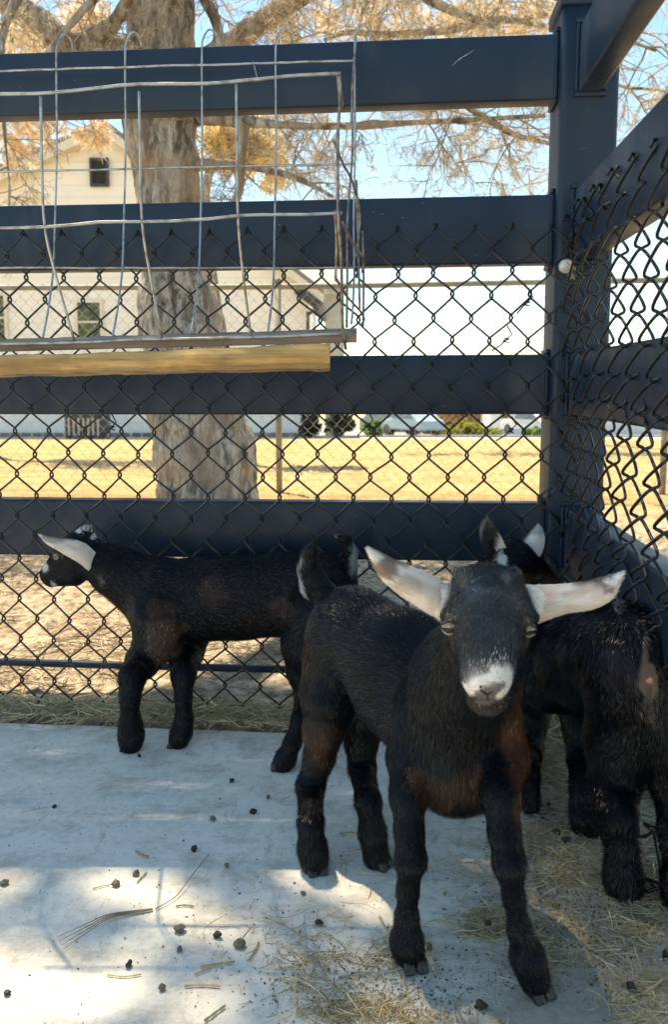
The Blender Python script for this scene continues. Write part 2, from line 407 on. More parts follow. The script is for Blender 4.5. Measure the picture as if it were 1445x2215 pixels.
# ------------------------------------------------------------------ hay feeder: welded wire rack hung on the top rail
def W(pts, n=6, wob=.0008):
    l = smoothline([P(*p) for p in pts], n); w_ = np.convolve(RNG.normal(0, wob, len(l) + 4), np.ones(5) / 2.6, 'valid')[:, None]; return l + w_ * np.array([[.3, .3, 1]])
e = empty('hay_feeder')
def rd(px): # depth of the rail front above pixel px
    return 1.822 + (1182 - px) / 1182 * .105
mb = MB()
ZTOP = RAILS[0][1]
for x_, xb, yb in ((-150, -70, 748), (-30, -62 + 5, 745), (122, 92, 730), (271, 243, 728), (437, 411, 724), (597, 579, 720), (768, 760, 700)):
    d = rd(x_) ; top = 108 - x_ * .032
    if x_ == -150: continue
    mb.tube(W([(x_ + 34, top + 2, d + .06), (x_ + 30, top - 18, d + .05), (x_ + 16, top - 30, d + .015), (x_ + 3, top - 12, d - .014), (x_ - 1, top + 25, d - .022), (x_, top + 220, d - .03),
               (x_ - 2 + (xb - x_) * .05, 470, d - .05), (x_ + (xb - x_) * .25, 580, d - .12), (x_ + (xb - x_) * .6, 665, d - .2), (xb, yb, d - .27)], 6, .0004), .0024, 7)
for yl, yr, off, xe in ((153, 131, -.027, 768), (371, 354, -.037, 766)):
    mb.tube(W([(x_, yl + (yr - yl) * x_ / 766, rd(x_) + off) for x_ in np.linspace(-160, xe, 14)], 4), .0025, 7)
mb.tube(W([(x_, 579, rd(x_) - .118) for x_ in np.linspace(-160, 740, 12)], 4), .0022, 7)
mb.build('back_panel', M_STEEL, e)
mb = MB()
df = 1.45
for xt, yt, xm, xb, yb in ((-118, 212, -116, -35, 742), (87, 208, 95, 161, 739), (300, 197, 307, 352, 738), (511, 181, 515, 543, 733)):
    mb.tube(W([(xt, yt, df), (xt + (xm - xt) * .3, 330, df), (xm, 482, df + .01), (xm + (xb - xm) * .35, 590, df + .04), (xb, yb, df + .10)], 6, .0005), .0025, 7)
mb.tube(W([(x_, 204 - (x_ / 737) * 44 + 3 * math.sin(x_ / 60), df - .004) for x_ in np.linspace(-160, 737, 16)], 4, .0004), .0029, 8)
mb.tube(W([(x_, 493 - (x_ / 740) * 34 + 2 * math.sin(x_ / 50), df + .004) for x_ in np.linspace(-160, 740, 16)], 4, .0004), .0029, 8)
mb.tube(W([(x_, 744 - max(0, x_ / 745) * 21 + 1.5 * math.sin(x_ / 70), df + .09) for x_ in np.linspace(-160, 746, 14)], 4, .0004), .0028, 8)
mb.build('front_panel', M_STEEL, e)
mb = MB()
mb.tube(W([(733, 160, df), (736, 205, df), (731, 300, df), (732, 460, df), (738, 560, df + .02), (741, 700, df + .08), (748, 756, df + .10)], 6, .0006), .0030, 7)
mb.tube(W([(732, 165, df + .004), (738, 230, df + .004)], 3), .0042, 6)
mb.tube(W([(724, 455, df + .01), (728, 520, df + .03), (726, 600, df + .05), (732, 608, df + .05)], 5), .0028, 6)
mb.tube(W([(770, 80, 1.83), (762, 200, 1.80), (762, 330, 1.78), (752, 470, 1.74), (751, 600, 1.66), (750, 708, 1.58)], 5), .0026, 6)
mb.tube(W([(722, 305, df + .03), (740, 350, df + .1), (765, 400, df + .2), (779, 470, df + .25), (770, 560, df + .26)], 5), .0024, 6)
mb.tube(W([(741, 480, df + .02), (765, 530, df + .1), (786, 560, df + .2), (783, 590, df + .22)], 5), .0024, 6)
mb.tube(W([(728, 606, df + .05), (750, 640, df + .1), (779, 672, df + .18), (788, 690, df + .2), (780, 704, df + .2)], 5), .0024, 6)
mb.tube(W([(771, 390, 1.74), (775, 520, 1.72), (778, 668, 1.66)], 5), .0025, 6)
mb.tube(W([(784, 500, 1.72), (787, 600, 1.70), (786, 704, 1.66)], 5), .0024, 6)
mb.build('end_panel', M_RUST, e)
# boards carried in the bottom of the rack
def wood(name, c1, c2, c3, st):
    m, nt, b = nodes(name); b.inputs['Roughness'].default_value = .75
    g1 = noise(nt, 18, 6, st, .65); g2 = noise(nt, 70, 4, st, .6); g3 = noise(nt, 6, 4)
    c = mixc(nt, ramp(nt, g1, .4, .6), c1, c2); c = mixc(nt, ramp(nt, g2, .55, .7, 0, .6), c, c3); c = mixc(nt, ramp(nt, g3, .5, .68, 0, .6), c, c3)
    if name == 'split_timber':   # grey bark left on the rounded under side
        sn = nt.nodes.new('ShaderNodeSeparateXYZ'); nt.links.new(nt.nodes.new('ShaderNodeNewGeometry').outputs['True Normal'], sn.inputs[0])
        am = N(nt, 'ShaderNodeMath', operation='MULTIPLY_ADD'); nt.links.new(g1, am.inputs[0]); am.inputs[1].default_value = 1.6; nt.links.new(sn.outputs[2], am.inputs[2])
        c = mixc(nt, ramp(nt, am.outputs[0], .0, .42, .85, 0), c, mixc(nt, ramp(nt, g2, .4, .6), (.13, .085, .045), (.36, .27, .16)))
    nt.links.new(c, b.inputs['Base Color']); bump(nt, b, g1, .5, .004); return m
m_old = wood('weathered_board', (.20, .14, .10), (.34, .26, .20), (.09, .06, .045), (.12, 1, 2.5))
m_log = wood('split_timber', (.66, .42, .15), (.46, .26, .08), (.15, .085, .035), (.16, 1, 3))
mb = MB(); n = 46; vs = []
for i in range(n + 1):
    px = -170 + (772 + 170) * i / n; f_ = i / n
    a = P(px, 734 - 24 * max(px, 0) / 772 + random.uniform(-1, 1), 1.66); b_ = P(px, 742 - 20 * max(px, 0) / 772, 1.55); c_ = b_ + np.array((0, 0, -.017)); dd = a + np.array((0, 0, -.021))
    for q_ in (a, b_, c_, dd): vs.append(q_)
q = [(s * 4 + j, s * 4 + (j + 1) % 4, (s + 1) * 4 + (j + 1) % 4, (s + 1) * 4 + j) for s in range(n) for j in range(4)]
mb.add(vs, q, g=[[0, 1, 2, 3], [n * 4 + 3, n * 4 + 2, n * 4 + 1, n * 4]]); mb.build('board', m_old, e, smooth=False, bevel=.0015)
mb = MB(); vs = []; n = 60; k = 14
for i in range(n + 1):
    px = -170 + (714 + 170) * i / n; t = max(px, -170) / 714
    ytop = 765 - 27 * max(0, t) ** 1.4 ; ybot = 816 - 14 * max(0, t)
    cen = P(px, (ytop + ybot) / 2, 1.53); hh_ = (ybot - ytop) / 2 * 1.53 / 1700
    wv = hh_ * .04 * math.sin(i * .5)
    for j in range(k):
        a = 2 * math.pi * j / k
        # flat split face up and towards the viewer, round bark side below
        ca, sa = math.cos(a), math.sin(a)
        rr = 1.0 if sa < .1 else .93
        y_ = ca * hh_ * 1.15; z_ = sa * hh_ * rr
        if sa > .35: y_ += .002
        z_ = min(z_, hh_ * .86 - y_ * -.10)
        vs.append(cen + np.array((0.0, y_, z_ + wv)) + RNG.normal(0, .0005, 3))
q = [(s * k + j, s * k + (j + 1) % k, (s + 1) * k + (j + 1) % k, (s + 1) * k + j) for s in range(n) for j in range(k)]
mb.add(vs, q, g=[list(range(k))[::-1], [n * k + j for j in range(k)]]); mb.build('split_timber', m_log, e, smooth=False, bevel=.001)
tag(e, 'galvanised wire hay rack hooked over the top rail with boards along its base', 'hay feeder'); rebase(e, tuple(P(360, 780, 1.6)))
# ------------------------------------------------------------------ big conifer behind the pen
def frameup(n=1): return
bark = None
m, nt, b = nodes('furrowed_bark'); b.inputs['Roughness'].default_value = .95; b.inputs['Specular IOR Level'].default_value = .1
g1 = noise(nt, 16, 8, (1, 1, .22), .7); g2 = noise(nt, 45, 6, (1, 1, .35), .7); g3 = noise(nt, 3, 4)
c = mixc(nt, ramp(nt, g1, .42, .55), (.16, .14, .115), (.64, .59, .52))
c = mixc(nt, ramp(nt, g2, .35, .55, .7, 0), c, (.11, .085, .06))
c = mixc(nt, ramp(nt, g3, .48, .62, 0, .7), c, (.44, .35, .27))
nt.links.new(c, b.inputs['Base Color']); bump(nt, b, g1, 1.0, .05); BARK = m
TW = simple('bare_twig', (.26, .20, .14), (.42, .33, .24), .9, 20)
TREE_D = 5.0
tree = empty('conifer_tree')
def trunk_mesh(pts, rad, k=72, n=160, amp=.02, seed=0):
    pts = smoothline(pts, 12); rad = np.interp(np.linspace(0, 1, len(pts)), np.linspace(0, 1, len(rad)), rad)
    s = np.linspace(0, len(pts) - 1, n); pp = np.stack([np.interp(s, np.arange(len(pts)), pts[:, i]) for i in range(3)], 1); rr = np.interp(s, np.arange(len(pts)), rad)
    t = np.gradient(pp, axis=0); t /= np.linalg.norm(t, axis=1)[:, None]
    ref = np.array((0, 1., 0.1)); u = ref - t * (t @ ref)[:, None]; u /= np.linalg.norm(u, axis=1)[:, None]; w = np.cross(t, u)
    a = np.arange(k) * 2 * np.pi / k
    dirs = np.cos(a)[None, :, None] * u[:, None] + np.sin(a)[None, :, None] * w[:, None]
    base = pp[:, None] + dirs * rr[:, None, None]; fl = base.reshape(-1, 3)
    nz = fbm(fl * np.array((1, 1, .28)) + seed, 11, 4) * amp + fbm(fl + seed, 2.5, 3) * amp * 1.6 - np.abs(fbm(fl * np.array((1, 1, .2)) + seed, 24, 3)) * amp * .9
    fl = fl + dirs.reshape(-1, 3) * (nz * np.repeat(np.clip(rr / .15, .3, 1.6), k))[:, None]
    i = np.arange(n - 1)[:, None] * k; j = np.arange(k)[None, :]; j2 = (j + 1) % k
    return fl, np.stack([i + j, i + j2, i + k + j2, i + k + j], -1).reshape(-1, 4)
mb = MB()
TP = [(345, 1180, 5.0, 150), (458, 1085, 5.0, 120), (448, 1000, 5.0, 108), (426, 900, 5.0, 108), (394, 720, 5.0, 90), (368, 580, 5.0, 76), (354, 400, 5.0, 76), (350, 250, 5.0, 77), (343, 0, 5.0, 80), (335, -300, 5.0, 76), (330, -700, 5.0, 60), (340, -1300, 5.0, 40)]
TP[0] = (462, 1160, 5.0, 150)
v, q = trunk_mesh([P(*p[:3]) for p in TP], [p[3] * p[2] / F * .91 for p in TP], n=300, amp=.034); mb.add(v, q)
mb.build('trunk', BARK, tree)
limbs = [  # px, py, depth, half width in px
    [(330, 140, 5.0, 40), (235, 110, 4.9, 34), (150, 100, 4.8, 30), (90, 50, 4.8, 28), (10, 5, 4.8, 26), (-120, -60, 4.9, 24), (-300, -120, 5, 16)],
    [(200, 80, 4.85, 22), (250, 45, 4.7, 14), (300, -60, 4.5, 10)],
    [(400, 175, 5.0, 34), (450, 130, 4.9, 26), (520, 80, 4.8, 24), (590, 30, 4.7, 23), (650, -10, 4.6, 22), (760, -90, 4.5, 18)],
    [(467, 120, 4.9, 12), (470, 60, 4.9, 11), (440, -10, 4.9, 14)],
    [(410, 255, 5.0, 16), (520, 262, 4.7, 13), (640, 272, 4.6, 9), (760, 272, 4.5, 7), (900, 265, 4.4, 6), (1050, 258, 4.2, 6), (1180, 250, 4.1, 5)],
    [(527, 265, 4.7, 12), (520, 340, 4.7, 11), (515, 420, 4.7, 9), (490, 470, 4.7, 6)],
    [(1000, 225, 4.2, 5), (1060, 262, 4.2, 7), (1120, 290, 4.1, 6), (1200, 310, 4.0, 4)],
    [(410, 360, 5, 14), (480, 355, 4.9, 12), (560, 365, 4.8, 8), (640, 385, 4.6, 5), (720, 425, 4.5, 3.5)],
    [(700, 85, 4.7, 4), (760, 70, 4.6, 6), (850, 72, 4.5, 6), (960, 60, 4.4, 7), (1080, 35, 4.3, 8), (1180, 55, 4.2, 5)],
    [(400, -120, 4.9, 22), (560, -160, 4.5, 18), (800, -80, 4.3, 13), (950, 10, 4.2, 9), (1080, 60, 4.1, 6)],
    [(640, -160, 4.5, 14), (900, -120, 4.2, 10), (1150, -40, 4.0, 8), (1300, 60, 3.9, 5), (1420, 110, 3.8, 3.5)],
    [(1300, 150, 4.2, 3), (1345, 190, 4.2, 3.4), (1420, 200, 4.1, 3), (1500, 215, 4.0, 2)],
    [(280, -200, 4.9, 22), (120, -120, 4.6, 15), (20, 30, 4.4, 8), (0, 160, 4.3, 6), (10, 300, 4.3, 4), (22, 420, 4.3, 2)],
    [(280, -80, 4.9, 18), (200, 0, 4.6, 9), (120, 90, 4.5, 6), (60, 180, 4.4, 4)],
]
mb = MB(); fine = MB(); needles_at = []
for L_ in limbs:
    pts = smoothline([P(*p[:3]) for p in L_], 6); rad = np.interp(np.linspace(0, 1, len(pts)), np.linspace(0, 1, len(L_)), [p[3] * p[2] / F for p in L_])
    if L_[0][3] >= 12:
        v, q = trunk_mesh([P(*p[:3]) for p in L_], [p[3] * p[2] / F for p in L_], k=26, n=80, amp=.018, seed=len(L_)); mb.add(v, q)
    else:
        pts = pts + np.stack([fbm(pts + 3, 3, 2), fbm(pts + 9, 3, 2), fbm(pts + 14, 3, 2)], 1) * .03
        mb.tube(pts, rad, 7)
mb.build('limbs', BARK, tree)
def twig(p, d, L, r, lvl):
    n = max(4, int(L / .05)); pts = [p]; dd = d / np.linalg.norm(d); curl = RNG.normal(0, .22, 3)
    for i in range(n):
        dd = dd + RNG.normal(0, .13, 3) + curl * .18 + np.array((0, 0, -.035 if lvl < 2 else -.06)); dd /= np.linalg.norm(dd); pts.append(pts[-1] + dd * L / n)
    pts = np.array(pts); fine.tube(pts, np.linspace(r, r * .35, n + 1), 4, cap=False)
    if lvl < 3:
        for c_ in range({0: 7, 1: 4, 2: 3}[lvl]):
            i = RNG.integers(1, n + 1); q_ = RNG.normal(0, 1, 3); q_ -= dd * q_.dot(dd); q_ /= np.linalg.norm(q_)
            twig(pts[i], dd * .55 + q_ * .8, L * RNG.uniform(.35, .65), r * .6, lvl + 1)
    if lvl >= 1: needles_at.append((pts[-1], dd))
    if lvl == 2 and RNG.random() < .6: needles_at.append((pts[n // 2], dd))
for li, L_ in enumerate(limbs):
    pts = smoothline([P(*p[:3]) for p in L_], 6); n = len(pts)
    cnt = {0: 13, 1: 5, 2: 12, 3: 5, 4: 17, 5: 6, 6: 8, 7: 8, 8: 16, 9: 12, 10: 14, 11: 3, 12: 9, 13: 9}[li]
    for c_ in range(cnt):
        i = RNG.integers(1, n - 1); q_ = RNG.normal(0, 1, 3); q_[1] *= .6
        twig(pts[i], q_ + (pts[i] - pts[i - 1]) * 8, RNG.uniform(.25, .6), RNG.uniform(.0035, .007), 0)
fine.build('twigs', TW, tree)
def needle_mesh(name, at, num, L, w, cols, parent, spread=.55, matname='dry_needles'):
    at_p = np.array([a[0] for a in at]); at_d = np.array([a[1] for a in at]); m_ = len(at)
    idx = np.repeat(np.arange(m_), num); k = len(idx)
    d = at_d[idx] + RNG.normal(0, spread, (k, 3)) + np.array((0, 0, -.15)); d /= np.linalg.norm(d, axis=1)[:, None]
    l = RNG.uniform(.5, 1, k) * L; p0 = at_p[idx] - at_d[idx] * RNG.uniform(0, .06, k)[:, None]; p1 = p0 + d * l[:, None] + np.array((0, 0, -.012)) * l[:, None] / .08
    s = np.cross(d, RNG.normal(0, 1, (k, 3))); s /= np.linalg.norm(s, axis=1)[:, None] + 1e-9; s *= w / 2
    mid = (p0 + p1) / 2 + np.array((0, 0, .004))
    v = np.stack([p0 - s, p0 + s, mid + s * .8, mid - s * .8, p1], 1).reshape(-1, 3); o = np.arange(k)[:, None] * 5
    q = o + np.array([[0, 1, 2, 3]]); t = o + np.array([[3, 2, 4]])
    cc = np.asarray(cols)[RNG.integers(0, len(cols), k)] * RNG.uniform(.7, 1.2, (k, 1))
    return mesh_obj(name, v, q, t, attr_mat(matname, .8, 8, .2, .2, 0, .5), parent, False, np.repeat(cc, 5, 0))
tan = [(.84, .68, .42), (.90, .76, .52), (.74, .58, .36), (.80, .70, .52)]
tx = P(370, 300, 5.0)[0]
sel = [a for a in needles_at if RNG.random() < .42 and not (abs(a[0][0] - tx) < .62 and a[0][2] < 3.0 and RNG.random() < .93)]
needle_mesh('needles', sel, 9, .075, .0021, tan, tree)
# unseen crown leaves, shaped to shade the pen, holed where sun patches should fall
gaps = [  # centre px, half size px  (patches of sun on the slab)
    (225, 1915, 62, 30), (310, 1930, 80, 36), (385, 1968, 80, 36), (455, 2005, 70, 30), (510, 2020, 45, 18),
    (60, 2090, 130, 66), (50, 2180, 150, 60), (250, 2150, 90, 40), (330, 2050, 50, 22), (20, 1915, 50, 22),
    (670, 1890, 60, 26), (755, 1915, 62, 32), (810, 1965, 42, 30), (950, 1895, 50, 20), (830, 2190, 80, 36), (1200, 2010, 40, 34), (1000, 1990, 46, 22),
    (420, 2170, 70, 30)]
GP = []
for a, b_, hx, hy in gaps:
    c0 = G(a, b_); ex = abs(G(a + hx, b_)[0] - c0[0]); ey = abs(G(a, b_ + hy)[1] - c0[1]); GP.append((c0[0], c0[1], ex * .95, ey * .95))
NLEAF = 60000
n = NLEAF
gx = RNG.uniform(-1.25, 1.5, n); gy = RNG.uniform(.2, 2.12, n)
h = RNG.uniform(6.5, 9.0, n)
keep = np.ones(n, bool)
nzx = fbm(np.stack([gx, gy, gx * 0], 1), 2.2, 3) * .10; nzy = fbm(np.stack([gx, gy, gx * 0 + 7], 1), 2.2, 3) * .07
for cx_, cy_, ex, ey in GP:
    keep &= ((((gx + nzx * .4 - cx_) / ex) ** 2 + ((gy + nzy * .4 - cy_) / ey) ** 2) > 1) | (RNG.random(n) < .15)
edge_n = fbm(np.stack([gx, gy, gx * 0 + 3], 1), 1.5, 3)
keep &= (gy < 2.0 + edge_n * .35) & (gy > .42 + edge_n * .2) & (np.abs(gx - .15) < 1.15 + edge_n * .3)
thin = .78 + .22 * np.clip((gy + edge_n * .4 - 1.0) / .30, 0, 1)   # leaves thinned so more sun reaches the front of the slab
keep &= RNG.random(n) < thin
gx, gy, h = gx[keep], gy[keep], h[keep]; n = len(gx)
sd = np.array(SUN) / -SUN.z
pos = np.stack([gx, gy, 0 * gx], 1) - sd[None] * h[:, None]
ax = RNG.normal(0, 1, (n, 3)); ax[:, 2] *= .4; ax /= np.linalg.norm(ax, axis=1)[:, None]
up = RNG.normal(0, .5, (n, 3)) + np.array((0, 0, 1.)); s2 = np.cross(ax, up); s2 /= np.linalg.norm(s2, axis=1)[:, None]
l = RNG.uniform(.016, .028, (n, 1)); w_ = RNG.uniform(.006, .011, (n, 1))
v = np.stack([pos - ax * l, pos + s2 * w_, pos + ax * l, pos - s2 * w_], 1).reshape(-1, 3)
q = np.arange(n)[:, None] * 4 + np.arange(4)[None]
cc = np.array([(.62, .50, .30), (.72, .56, .36), (.54, .46, .26)])[RNG.integers(0, 3, n)]
mesh_obj('crown', v, q, None, attr_mat('shade_sprays', .7, 5, .15, .2, 0, .5), tree, False, np.repeat(cc, 4, 0))  # out of view, added for the shade it casts below
mb = MB()
hub = P(330, -700, 5.0)
for i in range(16):
    k_ = RNG.integers(0, n); tgt = pos[k_]; mid = hub * .5 + tgt * .5 + np.array((0, 0, .4))
    mb.tube(smoothline([hub, mid, tgt], 8), np.linspace(.05, .008, 17), 7)
mb.build('overhead_limbs', BARK, tree)
tag(tree, 'large rough barked conifer with bare twigs behind the pen', 'tree'); rebase(tree, tuple(G(458, 1095)))

# sunlit dry yellow conifers further back
def back_tree(name, blobs, trunk, d, cols, label, num=2200, L=.16, w=.012, grp=None):
    e = empty(name); mb = MB()
    base = P(*trunk[0], d); mb.tube(smoothline([P(*t_, d) for t_ in trunk], 5), np.linspace(.13, .03, (len(trunk) - 1) * 5 + 1), 8)
    at = []; br = MB()
    for (px, py, hx, hy, dens) in blobs:
        c0 = P(px, py, d); rx, rz = hx * d / F, hy * d / F
        for i in range(int(dens)):
            o = RNG.normal(0, .42, 3) * np.array((rx, max(rx, rz) * .8, rz)); dr = RNG.normal(0, 1, 3); dr /= np.linalg.norm(dr)
            at.append((c0 + o, dr))
            if i % 9 == 0:
                k_ = int(np.argmin([np.linalg.norm(P(*t_, d) - c0 - o) for t_ in trunk])); s_ = P(*trunk[k_], d) + RNG.normal(0, .25, 3) * np.array((.2, .2, 1)); md = (s_ + c0 + o) / 2 + RNG.normal(0, .22, 3)
                br.tube(smoothline([s_, md, c0 + o], 6), np.linspace(.014, .004, 13), 4)
    mb.build('trunk', BARK, e); br.build('limbs', TW, e)
    needle_mesh('crown', at, 30, L, w, cols, e, 1.0, 'dry_foliage')
    tag(e, label, 'tree', grp); rebase(e, tuple(base)); return e
gold = [(.94, .80, .46), (.94, .83, .54), (.90, .72, .38), (.92, .82, .58)]
orange = [(.93, .78, .56), (.94, .84, .68), (.88, .70, .48), (.92, .84, .74)]
back_tree('yellow_tree', [(470, 290, 55, 55, 100), (550, 310, 50, 70, 100), (600, 370, 30, 50, 30), (520, 350, 50, 30, 30)], [(470, 960), (465, 700), (440, 450), (480, 280)], 9, gold, 'golden dry conifer showing just right of the big trunk')
back_tree('orange_tree', [(60, 90, 130, 90, 90), (190, 50, 80, 70, 80), (60, 280, 80, 40, 60), (200, 290, 50, 40, 40), (20, 330, 50, 40, 30), (240, 150, 30, 50, 25)], [(-90, 960), (-80, 700), (-60, 400), (10, 150), (40, -100)], 10, orange, 'orange brown conifer filling the sky left of the big trunk')
back_tree('tan_tree', [(850, 40, 110, 35, 70), (1000, 45, 100, 35, 90), (1120, 40, 80, 40, 80), (700, 35, 60, 40, 25)], [(1262, 960), (1262, 700), (1255, 300), (1210, 20), (1150, -200)], 12, orange, 'tan dry conifer whose boughs top the rail left of the corner post')
# ------------------------------------------------------------------ boundary chain-link fence
e = empty('boundary_fence')
RZ = P(603, 617, 5.95)[2]
def bf(u, z_, dp): return np.array((-4.6 + u, 5.95 - .085 * (-4.6 + u + .42) + dp, z_))
M_GALV = simple('dull_galvanised', (.52, .50, .46), (.40, .38, .34), .55, 12, metal=.3)
M_PIPE = simple('weathered_pipe', (.30, .29, .24), (.22, .21, .17), .6, 12, metal=.2)
mb = MB(); chainlink(mb, bf, 9.6, RZ + .03, .088, .046, .0015, 3, jit=.002, seed=11, e=.002, hk=.004, dep=.003, tail=False); mb.build('woven_wire', M_GALV, e)
mb = MB(); mb.tube([bf(u, RZ + .008 * math.sin(u * 1.1), .02) for u in np.linspace(0, 9.6, 40)], .021, 10); mb.build('top_rail', M_PIPE, e)
for u in (1.34, 4.18, 7.02):
    mb = MB(); a = bf(u, 0, .03); mb.tube([a + Z * -.1, a + Z * (RZ + .02)], .024, 12); mb.tube([a + Z * (RZ + .02), a + Z * (RZ + .05), a + Z * (RZ + .06)], [.028, .022, .006], 12)
    mb.build('fence_post', M_PIPE, e)
tag(e, 'silver chain link boundary fence with a pipe top rail beyond the trunk', 'fence'); rebase(e, tuple(bf(4.18, 0, 0)))

# ------------------------------------------------------------------ cream house
def siding(name, col, scale=5.5):
    m, nt, b = nodes(name); b.inputs['Roughness'].default_value = .7
    geo = nt.nodes.new('ShaderNodeNewGeometry'); sx = nt.nodes.new('ShaderNodeSeparateXYZ'); nt.links.new(geo.outputs['Position'], sx.inputs[0])
    mu = N(nt, 'ShaderNodeMath', operation='MULTIPLY'); nt.links.new(sx.outputs[2], mu.inputs[0]); mu.inputs[1].default_value = scale
    fr = N(nt, 'ShaderNodeMath', operation='FRACT'); nt.links.new(mu.outputs[0], fr.inputs[0])
    n1 = noise(nt, 1.5, 5)
    c = mixc(nt, ramp(nt, n1, .35, .7), col, tuple(x * .9 for x in col)); c = mixc(nt, ramp(nt, fr.outputs[0], .9, .97, 0, .30), c, tuple(x * .6 for x in col))
    nt.links.new(c, b.inputs['Base Color']); bump(nt, b, fr.outputs[0], .6, .02); return m
M_CREAM = siding('cream_siding', (.93, .91, .86), 4); M_ROOF = simple('grey_shingle', (.30, .28, .26), (.20, .19, .18), .9, 9, (1, 1, 6), bmp=.4, bd=.02)
M_TRIM = simple('cream_trim', (.82, .76, .64), (.70, .64, .52), .6, 3); M_DARK = simple('charcoal_paint', (.035, .04, .045), (.05, .055, .06), .5, 12)
m, nt, b = nodes('window_glass'); b.inputs['Base Color'].default_value = (.05, .07, .035, 1); b.inputs['Roughness'].default_value = .15; b.inputs['Specular IOR Level'].default_value = .35
nt.links.new(mixc(nt, ramp(nt, noise(nt, 4, 4), .4, .6), (.03, .04, .02), (.13, .15, .05)), b.inputs['Base Color']); M_GLASS = m  # green mottling stands in for reflections in the panes
HD = 18.0
house = empty('house')
out = [(-420, 560), (0, 372), (166, 305), (222, 284), (668, 628)]
top3 = [P(x, y, HD) for x, y in out]; br_ = P(668, 960, HD); bl = P(-420, 960, HD); br_[2] = bl[2] = -.6
mb = MB(); mb.prism([bl] + top3 + [br_], (0, 7, 0)); mb.build('wall', M_CREAM, house, smooth=False)
mb = MB()
for a, b_ in (((-460, 584), (222, 272)), ((222, 272), (700, 641))):
    A, B = P(*a, HD - .35), P(*b_, HD - .35); mb.prism([A, B, B + Z * .16, A + Z * .16], (0, 7.6, 0))
mb.build('roof', M_ROOF, house, smooth=False)
mb = MB()
for a, b_ in (((-460, 590), (222, 278)), ((222, 278), (700, 647))):
    A, B = P(*a, HD - .36), P(*b_, HD - .36); mb.prism([A - Z * .1, B - Z * .1, B + Z * .10, A + Z * .10], (0, -.03, 0))
mb.build('fascia', M_TRIM, house, smooth=False)
def win(px0, py0, px1, py1, d, e, glass=M_GLASS, frame=M_TRIM, fw=.07, bars=True):
    A, B = P(px0, py1, d - .01), P(px1, py0, d - .01); c0 = (A + B) / 2; w_, h_ = (B[0] - A[0]) / 2, (B[2] - A[2]) / 2
    mb = MB()
    for sx_ in (-1, 1): mb.box(c0 + np.array((sx_ * (w_ + fw / 2), -.03, 0)), (fw / 2, .035, h_ + fw))
    for sz in (-1, 1): mb.box(c0 + np.array((0, -.03, sz * (h_ + fw / 2))), (w_ - .001, .033, fw / 2))
    if bars: mb.box(c0 + np.array((0, -.025, 0)), (w_ - .002, .02, .02))
    f_ = mb.build('window', frame, e, smooth=False)
    mb = MB(); mb.box(c0 + np.array((0, -.004, 0)), (w_ - .003, .006, h_ - .003)); mb.build('pane', glass, f_, smooth=False)
win(170, 655, 216, 738, HD, house); win(-30, 640, 8, 735, HD, house)
A, B = P(199, 402, HD - .02), P(232, 346, HD - .02)
mb = MB(); c0 = (A + B) / 2; w_, h_ = (B[0] - A[0]) / 2, (B[2] - A[2]) / 2
mb.box(c0 + np.array((0, -.01, 0)), (w_, .02, h_))
for i in range(9): mb.box(c0 + np.array((0, -.045, h_ * (-.88 + i * .22))), (w_ * .86, .016, h_ * .07), [(1, 0, 0), (0, .8, -.6), (0, .6, .8)])
for sx_ in (-1, 1): mb.box(c0 + np.array((sx_ * w_, -.05, 0)), (.03, .03, h_ + .03))
for sz in (-1, 1): mb.box(c0 + np.array((0, -.05, sz * h_)), (w_ - .031, .028, .03))
mb.build('gable_vent', M_DARK, house, smooth=False)
mb = MB(); A = P(-420, 936, HD); B = P(668, 936, HD); zt_ = A[2]; mb.box(((A[0] + B[0]) / 2, HD - .03, (zt_ - .6) / 2), ((B[0] - A[0]) / 2 + .02, .06, (zt_ + .6) / 2)); mb.build('foundation', simple('grey_block', (.16, .155, .15), (.25, .24, .22), .9, 5), house, smooth=False)
A = P(672, 650, HD - .3); mb = MB(); mb.box(P(668, 645, HD - .35), (.32, .10, .10), [(.8, 0, -.6), (0, 1, 0), (.6, 0, .8)]); mb.tube(smoothline([P(684, 655, HD - .4), P(686, 668, HD - .4), P(668, 680, HD - .35), P(666, 700, HD - .2), P(666, 930, HD - .12)], 5), .04, 8); mb.build('downspout', M_DARK, house, smooth=False)
tag(house, 'cream sided gabled house with a dark louvred vent', 'house'); rebase(house, (float((bl[0] + br_[0]) / 2), HD, float(bl[2])))
# equipment by the foundation
e = empty('utility_box'); A, B = P(150, 945, 16.5), P(230, 898, 16.5); c0 = (A + B) / 2
mb = MB(); mb.box(c0, ((B[0] - A[0]) / 2, .3, (B[2] - A[2]) / 2 + .05)); mb.build('cabinet', M_DARK, e, bevel=.03)
mb = MB()
for i in range(7): mb.box(c0 + np.array((-.3 + i * .1, -.31, 0)), (.02, .012, .18))
mb.build('grille', M_GALV, e, smooth=False); tag(e, 'dark utility cabinet against the foot of the cream house', 'utility box'); rebase(e, (float(c0[0]), 16.5, float(A[2])))

